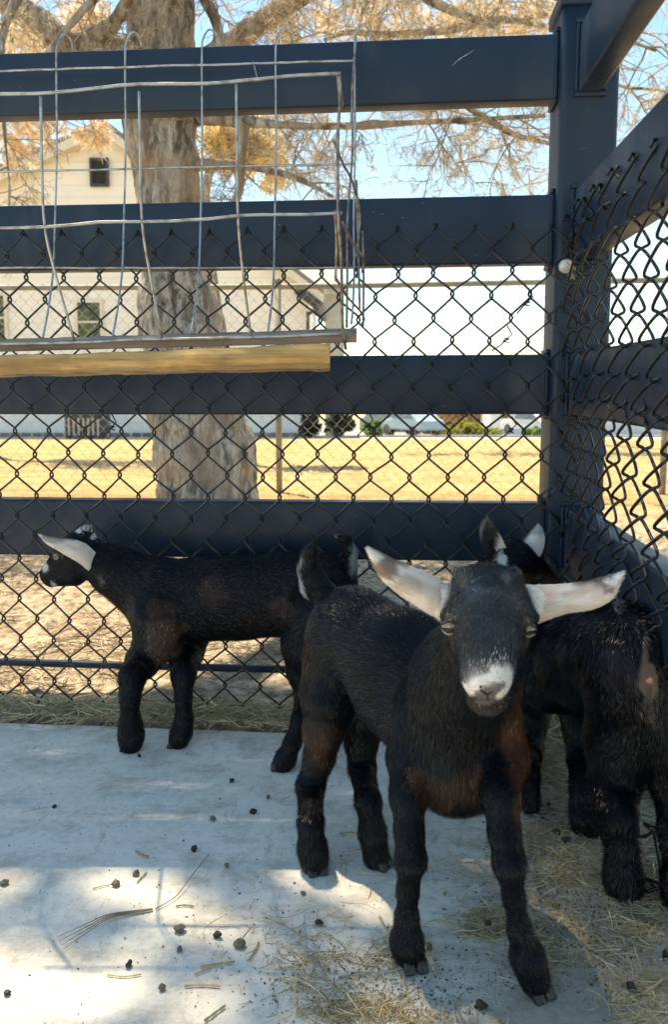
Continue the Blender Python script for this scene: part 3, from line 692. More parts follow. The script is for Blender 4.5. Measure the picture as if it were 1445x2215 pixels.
garage = empty('outbuilding'); GD = 24.0
A, B = P(640, 950, GD), P(744, 950, GD); zt_ = P(700, 636, GD)[2]; gz = -1.0
M_GREY = siding('greige_siding', (.56, .52, .43), 4)
mb = MB(); mb.prism([(A[0] + .9, GD, gz), (B[0], GD, gz), (B[0], GD, zt_), (A[0] + .9, GD, zt_)], (0, 6, 0)); mb.build('wall', M_GREY, garage, smooth=False)
r0, r1, r2, r3 = P(596, 600, GD - .5), P(752, 637, GD - .5), P(716, 585, GD + 3), P(590, 560, GD + 3)
mb = MB(); mb.prism([r0, r1, r2, r3], (0, 0, .12)); mb.prism([r3 + (0, .01, 0), r2 + (0, .01, 0), r1 + np.array((0, 7, 0)), r0 + np.array((0, 7, 0))], (0, 0, .11)); mb.build('roof', simple('pale_shingle', (.44, .43, .41), (.36, .35, .33), .9, 5), garage, smooth=False)
tag(garage, 'greige outbuilding with a pale grey roof past the corner of the cream house', 'building'); rebase(garage, (float(B[0]), GD, gz))

# ------------------------------------------------------------------ street side: buildings, cars, bushes
def gz_at(d): return float(ground_z(0, d))
e = empty('white_building'); d = 60.0
A = P(1064, 800, d); B = P(1560, 800, d); zt_ = P(1200, 838, d)[2]
mb = MB(); mb.prism([(A[0], d, -4), (B[0], d, -4), (B[0], d, zt_), (A[0], d, zt_)], (0, 10, 0)); mb.build('wall', siding('white_siding', (.82, .81, .78), 2.5), e, smooth=False)
mb = MB(); mb.prism([(A[0] - .6, d - .6, zt_), (B[0] + .6, d - .6, zt_), (B[0] - 3, d + 5, zt_ + 1.4), (A[0] + 3, d + 5, zt_ + 1.4)], (0, 0, .2)); mb.build('roof', M_ROOF, e, smooth=False)
for x0 in (1085, 1115, 1150, 1350, 1400): win(x0, 868, x0 + 16, 905, d, e, fw=.12)
tag(e, 'long white building across the street behind the corner post', 'building'); rebase(e, (float(A[0] + 4), d, gz_at(d)))
e = empty('brick_building'); d = 75.0
A = P(820, 800, d); B = P(1075, 800, d); zt_ = P(900, 872, d)[2]
mb = MB(); mb.prism([(A[0], d, -5), (B[0], d, -5), (B[0], d, zt_), (A[0], d, zt_)], (0, 10, 0)); mb.build('wall', simple('pink_brick', (.52, .36, .30), (.62, .48, .40), .9, 2), e, smooth=False)
mb = MB(); mb.prism([(A[0] - .6, d - .8, zt_), (B[0] + .6, d - .8, zt_), (B[0] - 3, d + 5, zt_ + 1.8), (A[0] + 3, d + 5, zt_ + 1.8)], (0, 0, .2)); mb.build('roof', M_ROOF, e, smooth=False)
for x0 in (850, 890, 940, 985, 1030): win(x0, 893, x0 + 16, 915, d, e, fw=.12)
tag(e, 'low brick building far behind the parked cars', 'building'); rebase(e, (float((A[0] + B[0]) / 2), d, gz_at(d)))
# road strip
d0, d1 = 36, 52
v = [(-60, d0, gz_at(d0) + .05), (60, d0, gz_at(d0) + .05), (60, d1, gz_at(d1) + .05), (-60, d1, gz_at(d1) + .05)]
tag(mesh_obj('road', v, [(0, 1, 2, 3)], mat=simple('grey_asphalt', (.20, .20, .20), (.26, .26, .25), .9, 3)), 'street beyond the field', kind='structure')  # plain grey asphalt colours
def car(px, py, d, W_, paint, label, van=False):
    """simple parked vehicle seen three quarter on: length along x"""
    e = empty('parked_car'); c0 = P(px, py, d); c0[2] = gz_at(d) + .05; L = 4.4
    prof = [(-2.2, .35), (-2.25, .75), (-1.9, .95), (-1.05, 1.02), (-.45, 1.48), (1.1, 1.5), (1.75, 1.05), (2.15, .98), (2.2, .4)]
    if van: prof = [(-2.3, .35), (-2.35, .95), (-1.7, 1.15), (-1.0, 1.85), (2.1, 1.88), (2.25, 1.1), (2.25, .4)]
    ang = R(-62); cx_, sx_ = math.cos(ang), math.sin(ang); ax = np.array([(cx_, sx_, 0), (-sx_, cx_, 0), (0, 0, 1)])
    def Tm(p): return c0 + np.asarray(p) @ ax
    mb = MB(); mb.prism([Tm((x, -.85, z_)) for x, z_ in prof], Tm((0, 1.7, 0)) - c0); mb.build('body', paint, e, smooth=False, bevel=.12)
    g = MB(); zt_ = 1.42 if not van else 1.75
    for s in (-1, 1): g.prism([Tm((x, s * .855, z_)) for x, z_ in ((-.85, 1.05), (-.42, zt_), (1.0, zt_), (1.5, 1.05))], Tm((0, s * .012, 0)) - c0)
    x0, z0, x1, z1 = (-1.0, 1.04, -.5, 1.44) if not van else (-1.62, 1.22, -1.08, 1.78)
    g.prism([Tm((x0 - .03, -.72, z0)), Tm((x0 - .03, .72, z0)), Tm((x1 - .03, .62, z1)), Tm((x1 - .03, -.62, z1))], Tm((-.02, 0, .01)) - c0)
    g.build('window', simple('car_glass', (.10, .16, .20), (.14, .2, .24), .1, 3), e, smooth=False)
    for x in (-1.4, 1.4):
        for s in (-1, 1):
            w_ = MB(); w_.tube([Tm((x, s * .68, .33)), Tm((x, s * .89, .33))], .33, 18); w_.build('wheel', M_DARK, e, smooth=False)
    for s in (-1, 1):
        h_ = MB(); h_.tube([Tm((-2.2, s * .6, .72)), Tm((-2.32, s * .6, .72))], [.13, .11], 12); h_.build('headlight', simple('lamp_lens', (.85, .66, .10), (.8, .6, .1), .2, 5), e)
    tag(e, label, 'car'); rebase(e, tuple(c0)); return e
car(890, 940, 46, 1, simple('silver_blue_paint', (.42, .50, .54), (.40, .48, .52), .25, 2), 'pale silver blue car parked across the street')
car(842, 940, 49, 1, simple('grey_blue_paint', (.13, .19, .24), (.12, .18, .22), .25, 2), 'dark blue grey van with yellow headlights parked by the green bush', van=True)
car(1150, 940, 52, 1, simple('white_paint', (.78, .78, .76), (.74, .74, .72), .3, 2), 'white car parked in front of the long white building')
def bush(px, py, d, hx, hy, cols, label, n=260, cat='bush'):
    e = empty('bush'); c0 = P(px, py, d); at = []; mb = MB(); base = c0.copy(); base[2] = gz_at(d)
    for i in range(n):
        o = RNG.normal(0, .42, 3) * np.array((hx, hx, hy)) * d / F; o[2] = max(o[2], base[2] - c0[2] + .1); dr = RNG.normal(0, 1, 3); dr /= np.linalg.norm(dr); at.append((c0 + o, dr))
        if i % 16 == 0: mb.tube(smoothline([base, (base + c0 + o) / 2 + RNG.normal(0, .05, 3), c0 + o], 3), np.linspace(.03, .008, 7), 4)
    mb.build('stem', TW, e); needle_mesh('leaves', at, 22, .22 * d / 45 + .05, .10 * d / 45, cols, e, 1.2, 'bush_leaf')
    tag(e, label, cat); rebase(e, tuple(base))
green = [(.20, .34, .05), (.30, .44, .08), (.14, .24, .04)]; yel = [(.62, .52, .06), (.50, .46, .08), (.30, .36, .06)]; rusty = [(.42, .22, .12), (.34, .18, .10), (.30, .26, .10)]
bush(806, 926, 40, 20, 16, green, 'bright green bush left of the parked van')
bush(965, 935, 50, 26, 8, yel, 'yellow flowering bush right of the silver car')
bush(1018, 928, 50, 24, 14, yel, 'taller yellow green bush before the brick building')
bush(1058, 936, 50, 24, 8, yel, 'low yellow flowering bush at the left end of the white building')
bush(1158, 938, 42, 18, 9, green, 'small green bush seen just left of the corner post')
bush(925, 915, 62, 60, 20, rusty, 'reddish brown shrub hedge behind the silver car', 400, 'shrub')
bush(1010, 905, 66, 70, 20, rusty, 'rusty shrub row in front of the brick building', 400, 'shrub')
bush(735, 915, 22, 26, 20, [(.06, .07, .05), (.10, .11, .07)], 'dark shrub at the foot of the greige outbuilding')
bush(672, 922, 17, 16, 22, [(.05, .06, .04), (.09, .10, .06)], 'dark shrub at the corner of the cream house')
# small green weeds in the field
def weed(px, py, label, sc=1.0):
    c0 = G(px, py); v = []; q = []; t = []
    mb = MB()
    for i in range(16):
        a = RNG.uniform(0, 6.28); l = RNG.uniform(.03, .075) * sc; d_ = np.array((math.cos(a), math.sin(a), RNG.uniform(.5, 1.6))); d_ /= np.linalg.norm(d_)
        s_ = np.array((-math.sin(a), math.cos(a), 0)) * l * .28; c1 = c0 + d_ * l * .5; c2 = c0 + d_ * l - Z * l * .2
        mb.add([c0, c1 - s_, c2, c1 + s_], [(0, 1, 2, 3)], col=(.26, .40, .06))
    tag(mb.build('weed', attr_mat('weed_leaf', .6, 30), smooth=False), label, 'weed')
weed(30, 1092, 'small green weed under the mesh at the far left of the field', 1.5); weed(338, 1092, 'small green weed at the left foot of the big trunk', 1.3)
for k_, (px, py) in enumerate([(1412, 1672), (1432, 1650)]):
    weed(px, py, ['broad green weed growing behind the right goat by the side mesh', 'taller green weed at the right frame edge behind the right goat'][k_], 1.5)
# board outside the side mesh
A = G(1385, 1645); B = G(1500, 1800)
mb = MB(); n = 20; d_ = (B - A); L_ = np.linalg.norm(d_); d_ /= L_; sd_ = np.cross(Z, d_)
vs = []
for i in range(n + 1):
    c0 = A + d_ * L_ * i / n + RNG.normal(0, .0005, 3)
    for a, b_ in ((-.012, 0), (.012, 0), (.012, .045), (-.012, .045)): vs.append(c0 + sd_ * a + Z * b_)
mb.add(vs, [(s * 4 + j, s * 4 + (j + 1) % 4, (s + 1) * 4 + (j + 1) % 4, (s + 1) * 4 + j) for s in range(n) for j in range(4)], g=[[0, 1, 2, 3], [n * 4 + 3, n * 4 + 2, n * 4 + 1, n * 4]])
tag(mb.build('board', m_old, smooth=False), 'weathered wooden board lying along the foot of the side mesh', 'board')

# ------------------------------------------------------------------ hay, litter and droppings
def strands(pts, L, r, cols, k=3, lift=.004, bend=.25, seg=4):
    """thin curved straws lying at pts"""
    m_ = len(pts); a = RNG.uniform(0, 2 * np.pi, m_); d = np.stack([np.cos(a), np.sin(a), RNG.normal(0, .13, m_)], 1)
    L = np.broadcast_to(L, (m_,)); s = np.stack([-np.sin(a), np.cos(a), 0 * a], 1)
    b_ = RNG.normal(0, bend, m_); tt = np.linspace(-.5, .5, seg + 1)
    cen = pts[:, None] + d[:, None] * (tt[None, :, None] * L[:, None, None]) + s[:, None] * ((tt ** 2 * 1.0)[None, :, None] * (b_ * L)[:, None, None])
    cen[..., 2] = np.maximum(cen[..., 2] + lift * RNG.random((m_, 1)), r[:, None] * .6 + pts[:, None, 2] * 0 + pts[:, 2].min() * 0)
    ang = np.arange(k) * 2 * np.pi / k
    ring = cen[:, :, None] + r[:, None, None, None] * (np.cos(ang)[None, None, :, None] * s[:, None, None] + np.sin(ang)[None, None, :, None] * Z)
    o = (np.arange(m_) * (seg + 1) * k)[:, None, None]; i = (np.arange(seg) * k)[None, :, None]; j = np.arange(k)[None, None]; j2 = (j + 1) % k
    q = np.stack([o + i + j, o + i + j2, o + i + k + j2, o + i + k + j], -1).reshape(-1, 4)
    c = np.asarray(cols)[RNG.integers(0, len(cols), m_)] * RNG.uniform(.75, 1.15, (m_, 1))
    return ring.reshape(-1, 3), q, np.repeat(c, (seg + 1) * k, 0)
HAY = [(.74, .60, .36), (.62, .48, .26), (.84, .74, .50), (.48, .38, .22), (.58, .50, .30)]
MH = attr_mat('hay', .75, 40, .15, .3, 0, .25)
def scatter_px(spec):
    out = []
    for (px, py, hx, hy, n) in spec:
        a = RNG.normal(0, .5, (n, 2)); 
        for u_, w_ in a: out.append(G(px + u_ * hx, min(py + w_ * hy, 2330)))
    return np.array(out)
def gzn(p):
    """ground height beyond the pad"""
    return np.where(p[:, 1] > 1.86, fbm(p * np.array((1, 1, 0)), 3, 3) * .018 + np.abs(fbm(p * np.array((1, 1, 0)), 14, 4)) * .034 - .008, 0.001)
# strip along the fence foot
n = 3600; x = RNG.uniform(-1.6, .75, n); y = (EDGE0 + dx * 0)[1] + (x - EDGE0[0]) * dx[1] + RNG.normal(.075, .045, n); y = np.maximum(y, (x - EDGE0[0]) * dx[1] + EDGE0[1] - .006 - RNG.exponential(.008, n))
p1 = np.stack([x, y, 0 * x], 1); p1[:, 2] = gzn(p1) + .004
v, q, c = strands(p1, RNG.uniform(.02, .075, n), RNG.uniform(.0006, .0013, n), HAY, lift=.02)
mb = MB(); mb.add(v, q, col=c); tag(mb.build('hay_litter', MH, smooth=False), 'loose hay lying along the foot of the back mesh', kind='stuff')
# mulch beyond the fence
n = 16000; y = RNG.uniform(1.98, 4.4, n) ** 1.0; x = RNG.uniform(-1, 1, n) * (.55 * y + .35); p1 = np.stack([x, y, 0 * x], 1)
kp = fbm(p1, 5, 3) > -.12; p1 = p1[kp]; n = len(p1); p1[:, 2] = gzn(p1) + .004
v, q, c = strands(p1, RNG.uniform(.02, .08, n), RNG.uniform(.0007, .0016, n), [(.70, .58, .38), (.56, .44, .26), (.34, .23, .14), (.82, .72, .52), (.22, .15, .10)], lift=.012)
mb = MB(); mb.add(v, q, col=c); tag(mb.build('straw_mulch', MH, smooth=False), 'straw and bark litter scattered over the dirt outside the pen', kind='stuff')
# dry grass blades standing in the field
n = 15000; y = 5.2 + 8 * RNG.random(n) ** 1.4; x = RNG.uniform(-1, 1, n) * (.5 * y + .4); p1 = np.stack([x, y, 0 * x], 1)
p1[:, 2] = ground_z(x, y) + np.clip((14 - y) / 6, 0, 1) * (fbm(p1, 3, 3) * .018 + np.abs(fbm(p1, 14, 4)) * .034 - .012)
l = RNG.uniform(.02, .06, (n, 1)); dd = RNG.normal(0, .6, (n, 3)); dd[:, 2] = 1; s_ = RNG.normal(0, 1, (n, 3)); s_[:, 2] = 0; s_ /= np.linalg.norm(s_, axis=1)[:, None]; s_ *= .0016
v = np.stack([p1 - s_, p1 + s_, p1 + dd * l], 1).reshape(-1, 3); cc = np.array([(.70, .52, .24), (.58, .40, .16), (.80, .64, .36), (.42, .34, .12)])[RNG.integers(0, 4, n)]
tag(mesh_obj('dry_grass', v, None, np.arange(n)[:, None] * 3 + np.arange(3)[None], attr_mat('grass_blade', .8, 9, .15, .2, 0, .4), None, False, np.repeat(cc, 3, 0)), 'dry yellow grass blades standing across the field', kind='stuff')
# hay inside the pen on the right and front
pts = scatter_px([(1190, 1640, 100, 110, 1300), (1200, 1820, 120, 100, 480), (1230, 1890, 150, 60, 300), (1390, 1900, 70, 100, 650), (1400, 1780, 60, 120, 450), (1120, 1990, 150, 40, 170), (1050, 2000, 45, 30, 200), (1165, 2060, 50, 60, 200),
                  (850, 2070, 60, 40, 130), (790, 2190, 150, 40, 280), (960, 2230, 140, 30, 110), (1390, 2170, 90, 70, 200), (1300, 2040, 140, 60, 110), (700, 2100, 130, 90, 150), (620, 2030, 160, 70, 60), (1400, 2000, 70, 50, 130), (890, 1850, 260, 130, 60)])
n = len(pts); pts[:, 2] = .001
v, q, c = strands(pts, RNG.uniform(.008, .045, n) * RNG.choice([1, 1, 1.6], n), RNG.uniform(.00028, .00075, n), HAY, lift=.004, bend=.6)
mb = MB(); mb.add(v, q, col=c); tag(mb.build('hay_litter', MH, smooth=False), 'short chopped hay trodden over the slab around the goats', kind='stuff')
# fine chaff and dirt crumbs
pts = scatter_px([(1180, 1750, 160, 260, 4200), (1260, 1990, 260, 150, 4200), (850, 2140, 280, 80, 1600), (500, 1900, 900, 420, 700), (640, 2050, 260, 120, 300)])
n = len(pts); r_ = RNG.uniform(.0003, .0012, n) * RNG.choice([1, 1, 1, 1.8], n)
oc = np.array([(1, 0, 0), (-1, 0, 0), (0, 1, 0), (0, -1, 0), (0, 0, 1), (0, 0, -.4)], float); of = np.array([(0, 2, 4), (2, 1, 4), (1, 3, 4), (3, 0, 4), (2, 0, 5), (1, 2, 5), (3, 1, 5), (0, 3, 5)])
v = pts[:, None] + oc[None] * r_[:, None, None] * RNG.uniform(.6, 1.5, (n, 6, 1)) + np.array((0, 0, .0008)); cc = np.array([(.10, .075, .05), (.20, .155, .11), (.42, .35, .22), (.07, .055, .04), (.5, .44, .3)])[RNG.integers(0, 5, n)]
tag(mesh_obj('dirt_crumbs', v.reshape(-1, 3), None, (np.arange(n)[:, None, None] * 6 + of[None]).reshape(-1, 3), attr_mat('crumb', .95, 50), None, False, np.repeat(cc, 6, 0)), 'fine dirt crumbs and chaff spread over the slab', kind='stuff')

def pebble(px, py, r, col, flat=.75, rough=.7, seed=0):
    c0 = G(px, py); nu, nv = 12, 8; vs = []
    for i in range(nv + 1):
        th = math.pi * i / nv
        for j in range(nu): vs.append((math.sin(th) * math.cos(2 * math.pi * j / nu), math.sin(th) * math.sin(2 * math.pi * j / nu), math.cos(th) * flat))
    vs = np.array(vs); vs *= (1 + .75 * fbm(vs + seed * 3.1, 1.7, 4))[:, None]; vs[:, 0] *= 1 + .25 * math.sin(seed)
    q = [(i * nu + j, i * nu + (j + 1) % nu, (i + 1) * nu + (j + 1) % nu, (i + 1) * nu + j) for i in range(nv) for j in range(nu)]
    vs *= r; vs[:, 2] -= vs[:, 2].min() + r * .08
    o = mesh_obj('dropping', vs, q, None, col, None, True); o.location = tuple(c0); return o
MD = simple('dropping_black', (.012, .012, .011), (.03, .028, .022), .55, 300, bmp=.4, bd=.001, lo=.4, hi=.6); MD2 = simple('dropping_dry', (.10, .085, .06), (.22, .19, .14), .9, 260, bmp=.8, bd=.002)
drops = [  # px, py, r(mm), material, label
    (501, 1692, 6.5, MD, 'black dropping on clear slab above and left of the green speck'), (547, 1760, 7.5, MD, 'glossy black dropping right of the olive crumbly one'),
    (460, 1775, 7.5, MD2, 'olive crumbly dropping left of a glossy black one'), (419, 1840, 8, MD, 'lumpy black dropping at the upper edge of the sun patch'),
    (490, 1876, 6, MD2, 'small dark dropping right of the pine needle tip'), (294, 1893, 8, MD2, 'cracked grey dropping in the middle of the large sun patch'),
    (250, 1916, 7.5, MD2, 'brown dropping beside a short straw in the sun patch'), (388, 2015, 9, MD2, 'big brown dropping at the lower edge of the sun patch'),
    (470, 2028, 8, MD, 'smooth round black dropping right of the big brown one'), (388, 2058, 6.5, MD2, 'flat crumbly dropping straight below the big brown one'),
    (278, 2092, 7, MD, 'rough dark dropping above a long pale straw'), (350, 2142, 6.5, MD2, 'reddish dropping of a pair near the lower edge'),
    (14, 2152, 6, MD, 'dark dropping in the sunlit lower left corner'), (8, 1914, 7, MD2, 'brown dropping at the left edge of the frame'),
    (117, 1747, 5, MD, 'tiny black dropping high on the left of the slab'), (301, 1638, 6, MD, 'black dropping right below the left goat front hoof'),
    (580, 1728, 6, MD2, 'small greenish speck of dropping on clear slab'), (1188, 1745, 7.5, MD, 'round black dropping between the front and right goats'),
    (1205, 1803, 8, MD, 'black dropping in the chaff left of the hoof of the right goat'), (1228, 1822, 8.5, MD, 'dark dropping just left and below the hind leg of the right goat'),
    (1040, 2180, 9, MD, 'large black dropping between the front hooves of the front goat'), (1366, 2140, 8, MD, 'dark dropping half under hay in the lower right'),
    (1408, 2000, 8.5, MD2, 'reddish brown dropping at right below the big hoof'), (1441, 2072, 8, MD, 'black dropping cut by the right edge of the frame'),
    (1057, 2005, 7.5, MD, 'dark dropping in the hay clump between the front legs'), (690, 2000, 7, MD, 'black dropping among scraps left of the front goat'),
    (518, 2048, 9, MD2, 'olive crumbly dropping beside a leaning straw'), (1000, 1705, 5, MD2, 'tiny dropping under the chest of the front goat'),
    (935, 1695, 5, MD2, 'tiny grey dropping behind the front leg of the front goat'), (930, 2053, 8, MD2, 'dropping touching the front goat left hoof'),
    (655, 1935, 5.5, MD2, 'small brown dropping below the hind hoof of the front goat'), (1172, 1772, 5, MD, 'small dark dropping among chaff between two goats'), (1060, 1660, 5, MD2, 'tiny dropping lost in shade under the chest')]
for i, (px, py, r_, mt, lb) in enumerate(drops):
    tag(pebble(px, py, r_ * .76 / 1000, mt, seed=i + 1), lb, 'dropping', 'goat droppings on the slab')
# individual straws one can point at
def straw(pts, r_, label, col=(.60, .47, .25), name='straw'):
    mb = MB(); l = smoothline([G(*p_) + np.array((0, 0, r_ + .0008)) for p_ in pts], 5); mb.tube(l, r_ * .6 * (1 + .25 * np.sin(np.arange(len(l)) * 1.7)), 6, col=col); o = mb.build(name, MH); return tag(o, label, 'straw', 'straws lying on the slab')
straw([(293, 1845), (308, 1853), (321, 1858)], .0028, 'short orange bark splinter at the top of the sun patch', (.52, .32, .12))
straw([(200, 1925), (220, 1920), (238, 1917)], .0016, 'short pale straw left of a brown dropping'); straw([(296, 1912), (305, 1902), (317, 1890)], .0016, 'dark short straw leaning right in the sun patch', (.28, .20, .11))
straw([(380, 1963), (400, 1961), (419, 1964)], .0018, 'short green straw below the pine needles', (.30, .28, .09))
straw([(230, 2112), (268, 2116), (305, 2111)], .0018, 'pale straw below the rough dark dropping'); straw([(432, 2094), (470, 2090), (508, 2084)], .0024, 'thick pale straw lying level below the olive dropping')
straw([(398, 2137), (436, 2135), (476, 2138)], .0024, 'thick straw lowest of the level ones'); straw([(420, 2112), (440, 2104), (457, 2098)], .0022, 'straw leaning up to the thick level one')
straw([(538, 2081), (550, 2062), (560, 2043)], .0024, 'pale straw leaning beside the olive dropping'); straw([(442, 2213), (465, 2196), (487, 2180)], .0026, 'olive straw cut by the lower edge', (.40, .36, .14))
straw([(735, 1806), (748, 1804), (768, 1804)], .0018, 'short orange straw by the hind hoof of the front goat', (.60, .42, .18)); straw([(45, 1759), (75, 1752), (102, 1748)], .0009, 'thin pale straw high on the left of the slab')
straw([(820, 1985), (850, 2040), (870, 2090), (880, 2150), (905, 2200)], .0020, 'long straw curving under the front goat left hoof'); straw([(610, 2100), (660, 2085), (720, 2070), (760, 2066)], .0017, 'long thin straw sloping up in the lower middle')
straw([(1360, 2165), (1400, 2150), (1440, 2120)], .0028, 'broad pale straw in the lower right corner'); straw([(1316, 2160), (1322, 2135), (1320, 2110)], .0022, 'upright pale straw left of the lower right clump')
straw([(1005, 1983), (1040, 1978), (1072, 1980)], .0018, 'straw left of the right front leg of the front goat'); straw([(1200, 1900), (1260, 1914), (1300, 1913)], .0018, 'long straw running to the big hoof of the right goat')
straw([(1240, 2050), (1255, 2041)], .0022, 'short straw on bare slab right of the front goat'); straw([(1040, 1930), (1090, 1940), (1180, 2020)], .0012, 'thin straw crossing behind the right front leg')
# sprig of pine needles
mb = MB()
for o_ in (-7, 0, 7, 14):
    mb.tube(smoothline([G(128 + o_ * .6, 2040 + o_ * 1.3) + Z * .003, G(190, 2008 + o_ * .9) + Z * .004, G(240, 1986 + o_ * .4) + Z * .005, G(330, 1970 + o_ * .1) + Z * .003], 6), np.linspace(.0004, .0009, 19), 5)
mb.tube(smoothline([G(336, 1970) + Z * .003, G(380, 1945) + Z * .005, G(410, 1910) + Z * .008, G(452, 1852) + Z * .004], 6), np.linspace(.0010, .0006, 19), 5)
tag(mb.build('pine_needle', simple('needle_brown', (.24, .15, .08), (.34, .24, .13), .7, 60)), 'long brown bundle of pine needles lying across the sun patch', 'pine needles')
# ------------------------------------------------------------------ goats
BLK = (.0022, .003, .0055); BRN = (.060, .029, .017); DBR = (.022, .011, .008); GRY = (.034, .036, .040); WHT = (.93, .85, .77)
def surface_nets(D, org, h):
    nx, ny, nz = D.shape; S_ = D < 0
    c = [(0, 0, 0), (1, 0, 0), (0, 1, 0), (1, 1, 0), (0, 0, 1), (1, 0, 1), (0, 1, 1), (1, 1, 1)]
    def sub(A, o): return A[o[0]:o[0] + nx - 1, o[1]:o[1] + ny - 1, o[2]:o[2] + nz - 1]
    cnt = sum(sub(S_, o).astype(np.int8) for o in c); act = (cnt > 0) & (cnt < 8)
    I = np.argwhere(act); idx = -np.ones(act.shape, np.int64); idx[act] = np.arange(len(I))
    acc = np.zeros((len(I), 3)); n = np.zeros(len(I))
    for a in range(8):
        for b_ in range(a + 1, 8):
            da = np.array(c[b_]) - np.array(c[a])
            if abs(da).sum() != 1: continue
            va = D[tuple((I + c[a]).T)]; vb = D[tuple((I + c[b_]).T)]; cr = (va < 0) != (vb < 0)
            t = np.where(cr, va / np.where(cr, va - vb, 1), 0)
            acc += np.where(cr[:, None], np.array(c[a]) + t[:, None] * da, 0); n += cr
    v = (I + acc / n[:, None]) * h + org
    quads = []
    for ax in range(3):
        o1 = [0, 0, 0]; o1[ax] = 1; u, w = [(1, 2), (2, 0), (0, 1)][ax]
        sl0 = [slice(1, -1)] * 3; sl0[ax] = slice(0, -1); sl1 = [slice(1, -1)] * 3; sl1[ax] = slice(1, None)
        A = S_[tuple(sl0)]; B = S_[tuple(sl1)]; E = np.argwhere(A != B)
        base = E.copy(); base[:, u] += 1; base[:, w] += 1; inside = A[tuple(E.T)]
        def at(du, dw):
            k = base.copy(); k[:, u] += du; k[:, w] += dw; return idx[tuple(k.T)]
        q = np.stack([at(-1, -1), at(0, -1), at(0, 0), at(-1, 0)], 1); q[~inside] = q[~inside][:, ::-1]
        quads.append(q)
    q = np.concatenate(quads); return v, q[(q >= 0).all(1)]

class Goat:
    def __init__(s): s.p = []
    def cone(s, a, b_, ra, rb, k=.012, flow=None, fur=.012, col=BLK):
        s.p.append(('c', np.asarray(a, float), np.asarray(b_, float), ra, rb, k, flow if flow is not None else (0, 0, -1), fur, col))
    def ell(s, c, r, ax=None, k=.02, flow=(0, 0, -1), fur=.012, col=BLK):
        s.p.append(('e', np.asarray(c, float), np.asarray(r, float), np.eye(3) if ax is None else np.asarray(ax, float), 0, k, flow, fur, col))
    def chain(s, pts, k=.010, flow=None, fur=.010, col=BLK):
        """pts: (px,py,depth,halfpx)"""
        q = [(P(*a[:3]), a[3] * a[2] / F) for a in pts]
        for (a, ra), (b_, rb) in zip(q[:-1], q[1:]): s.cone(a, b_, ra, rb, k, flow if flow is not None else tuple((b_ - a) / np.linalg.norm(b_ - a)), fur, col)
    @staticmethod
    def dist(p, X):
        if p[0] == 'c':
            _, a, b_, ra, rb = p[:5]; ab = b_ - a; t = np.clip(((X - a) @ ab) / (ab @ ab + 1e-12), 0, 1)
            return np.linalg.norm(X - a - t[:, None] * ab, axis=1) - (ra + (rb - ra) * t)
        _, c, r, ax = p[:4]; L_ = (X - c) @ ax.T; k0 = np.linalg.norm(L_ / r, axis=1); k1 = np.linalg.norm(L_ / (r * r), axis=1)
        return k0 * (k0 - 1) / np.maximum(k1, 1e-9)
    def field(s, X):
        D = np.full(len(X), 1.0)
        for p in s.p:
            d = s.dist(p, X); k = p[5]; h_ = np.maximum(k - np.abs(D - d), 0) / k; D = np.minimum(D, d) - h_ * h_ * k * .25
        return D
    def mesh(s, h=.0038):
        lo = np.min([np.minimum(p[1], p[2] if p[0] == 'c' else p[1]) - (max(p[3], p[4]) if p[0] == 'c' else p[2].max()) for p in s.p], 0) - .02
        hi = np.max([np.maximum(p[1], p[2] if p[0] == 'c' else p[1]) + (max(p[3], p[4]) if p[0] == 'c' else p[2].max()) for p in s.p], 0) + .02
        n = np.ceil((hi - lo) / h).astype(int) + 1
        D = np.full(tuple(n), 1.0)
        for p in s.p:
            k = p[5]; m_ = k + .012
            if p[0] == 'c': l, u = np.minimum(p[1] - p[3], p[2] - p[4]) - m_, np.maximum(p[1] + p[3], p[2] + p[4]) + m_
            else: l, u = p[1] - p[2].max() - m_, p[1] + p[2].max() + m_
            i0 = np.maximum(((l - lo) / h).astype(int), 0); i1 = np.minimum(((u - lo) / h).astype(int) + 2, n)
            g = [lo[i] + np.arange(i0[i], i1[i]) * h for i in range(3)]
            X = np.stack(np.meshgrid(*g, indexing='ij'), -1); sh = X.shape[:3]
            d = s.dist(p, X.reshape(-1, 3)).reshape(sh); sl_ = tuple(slice(i0[i], i1[i]) for i in range(3)); Dc = D[sl_]
            h_ = np.maximum(k - np.abs(Dc - d), 0) / k; D[sl_] = np.minimum(Dc, d) - h_ * h_ * k * .25
        v, q = surface_nets(D, lo, h)
        return v, q
    def attrs(s, v):
        W_ = []; 
        for p in s.p: W_.append(np.exp(-np.maximum(s.dist(p, v), -.004) / .006))
        W_ = np.array(W_) ** 1.5; W_ /= W_.sum(0) + 1e-30
        fl = np.array([np.asarray(p[6], float) / (np.linalg.norm(p[6]) + 1e-9) for p in s.p]); fu = np.array([p[7] for p in s.p]); co = np.array([p[8] for p in s.p])
        return W_.T @ fl, W_.T @ fu, W_.T @ co

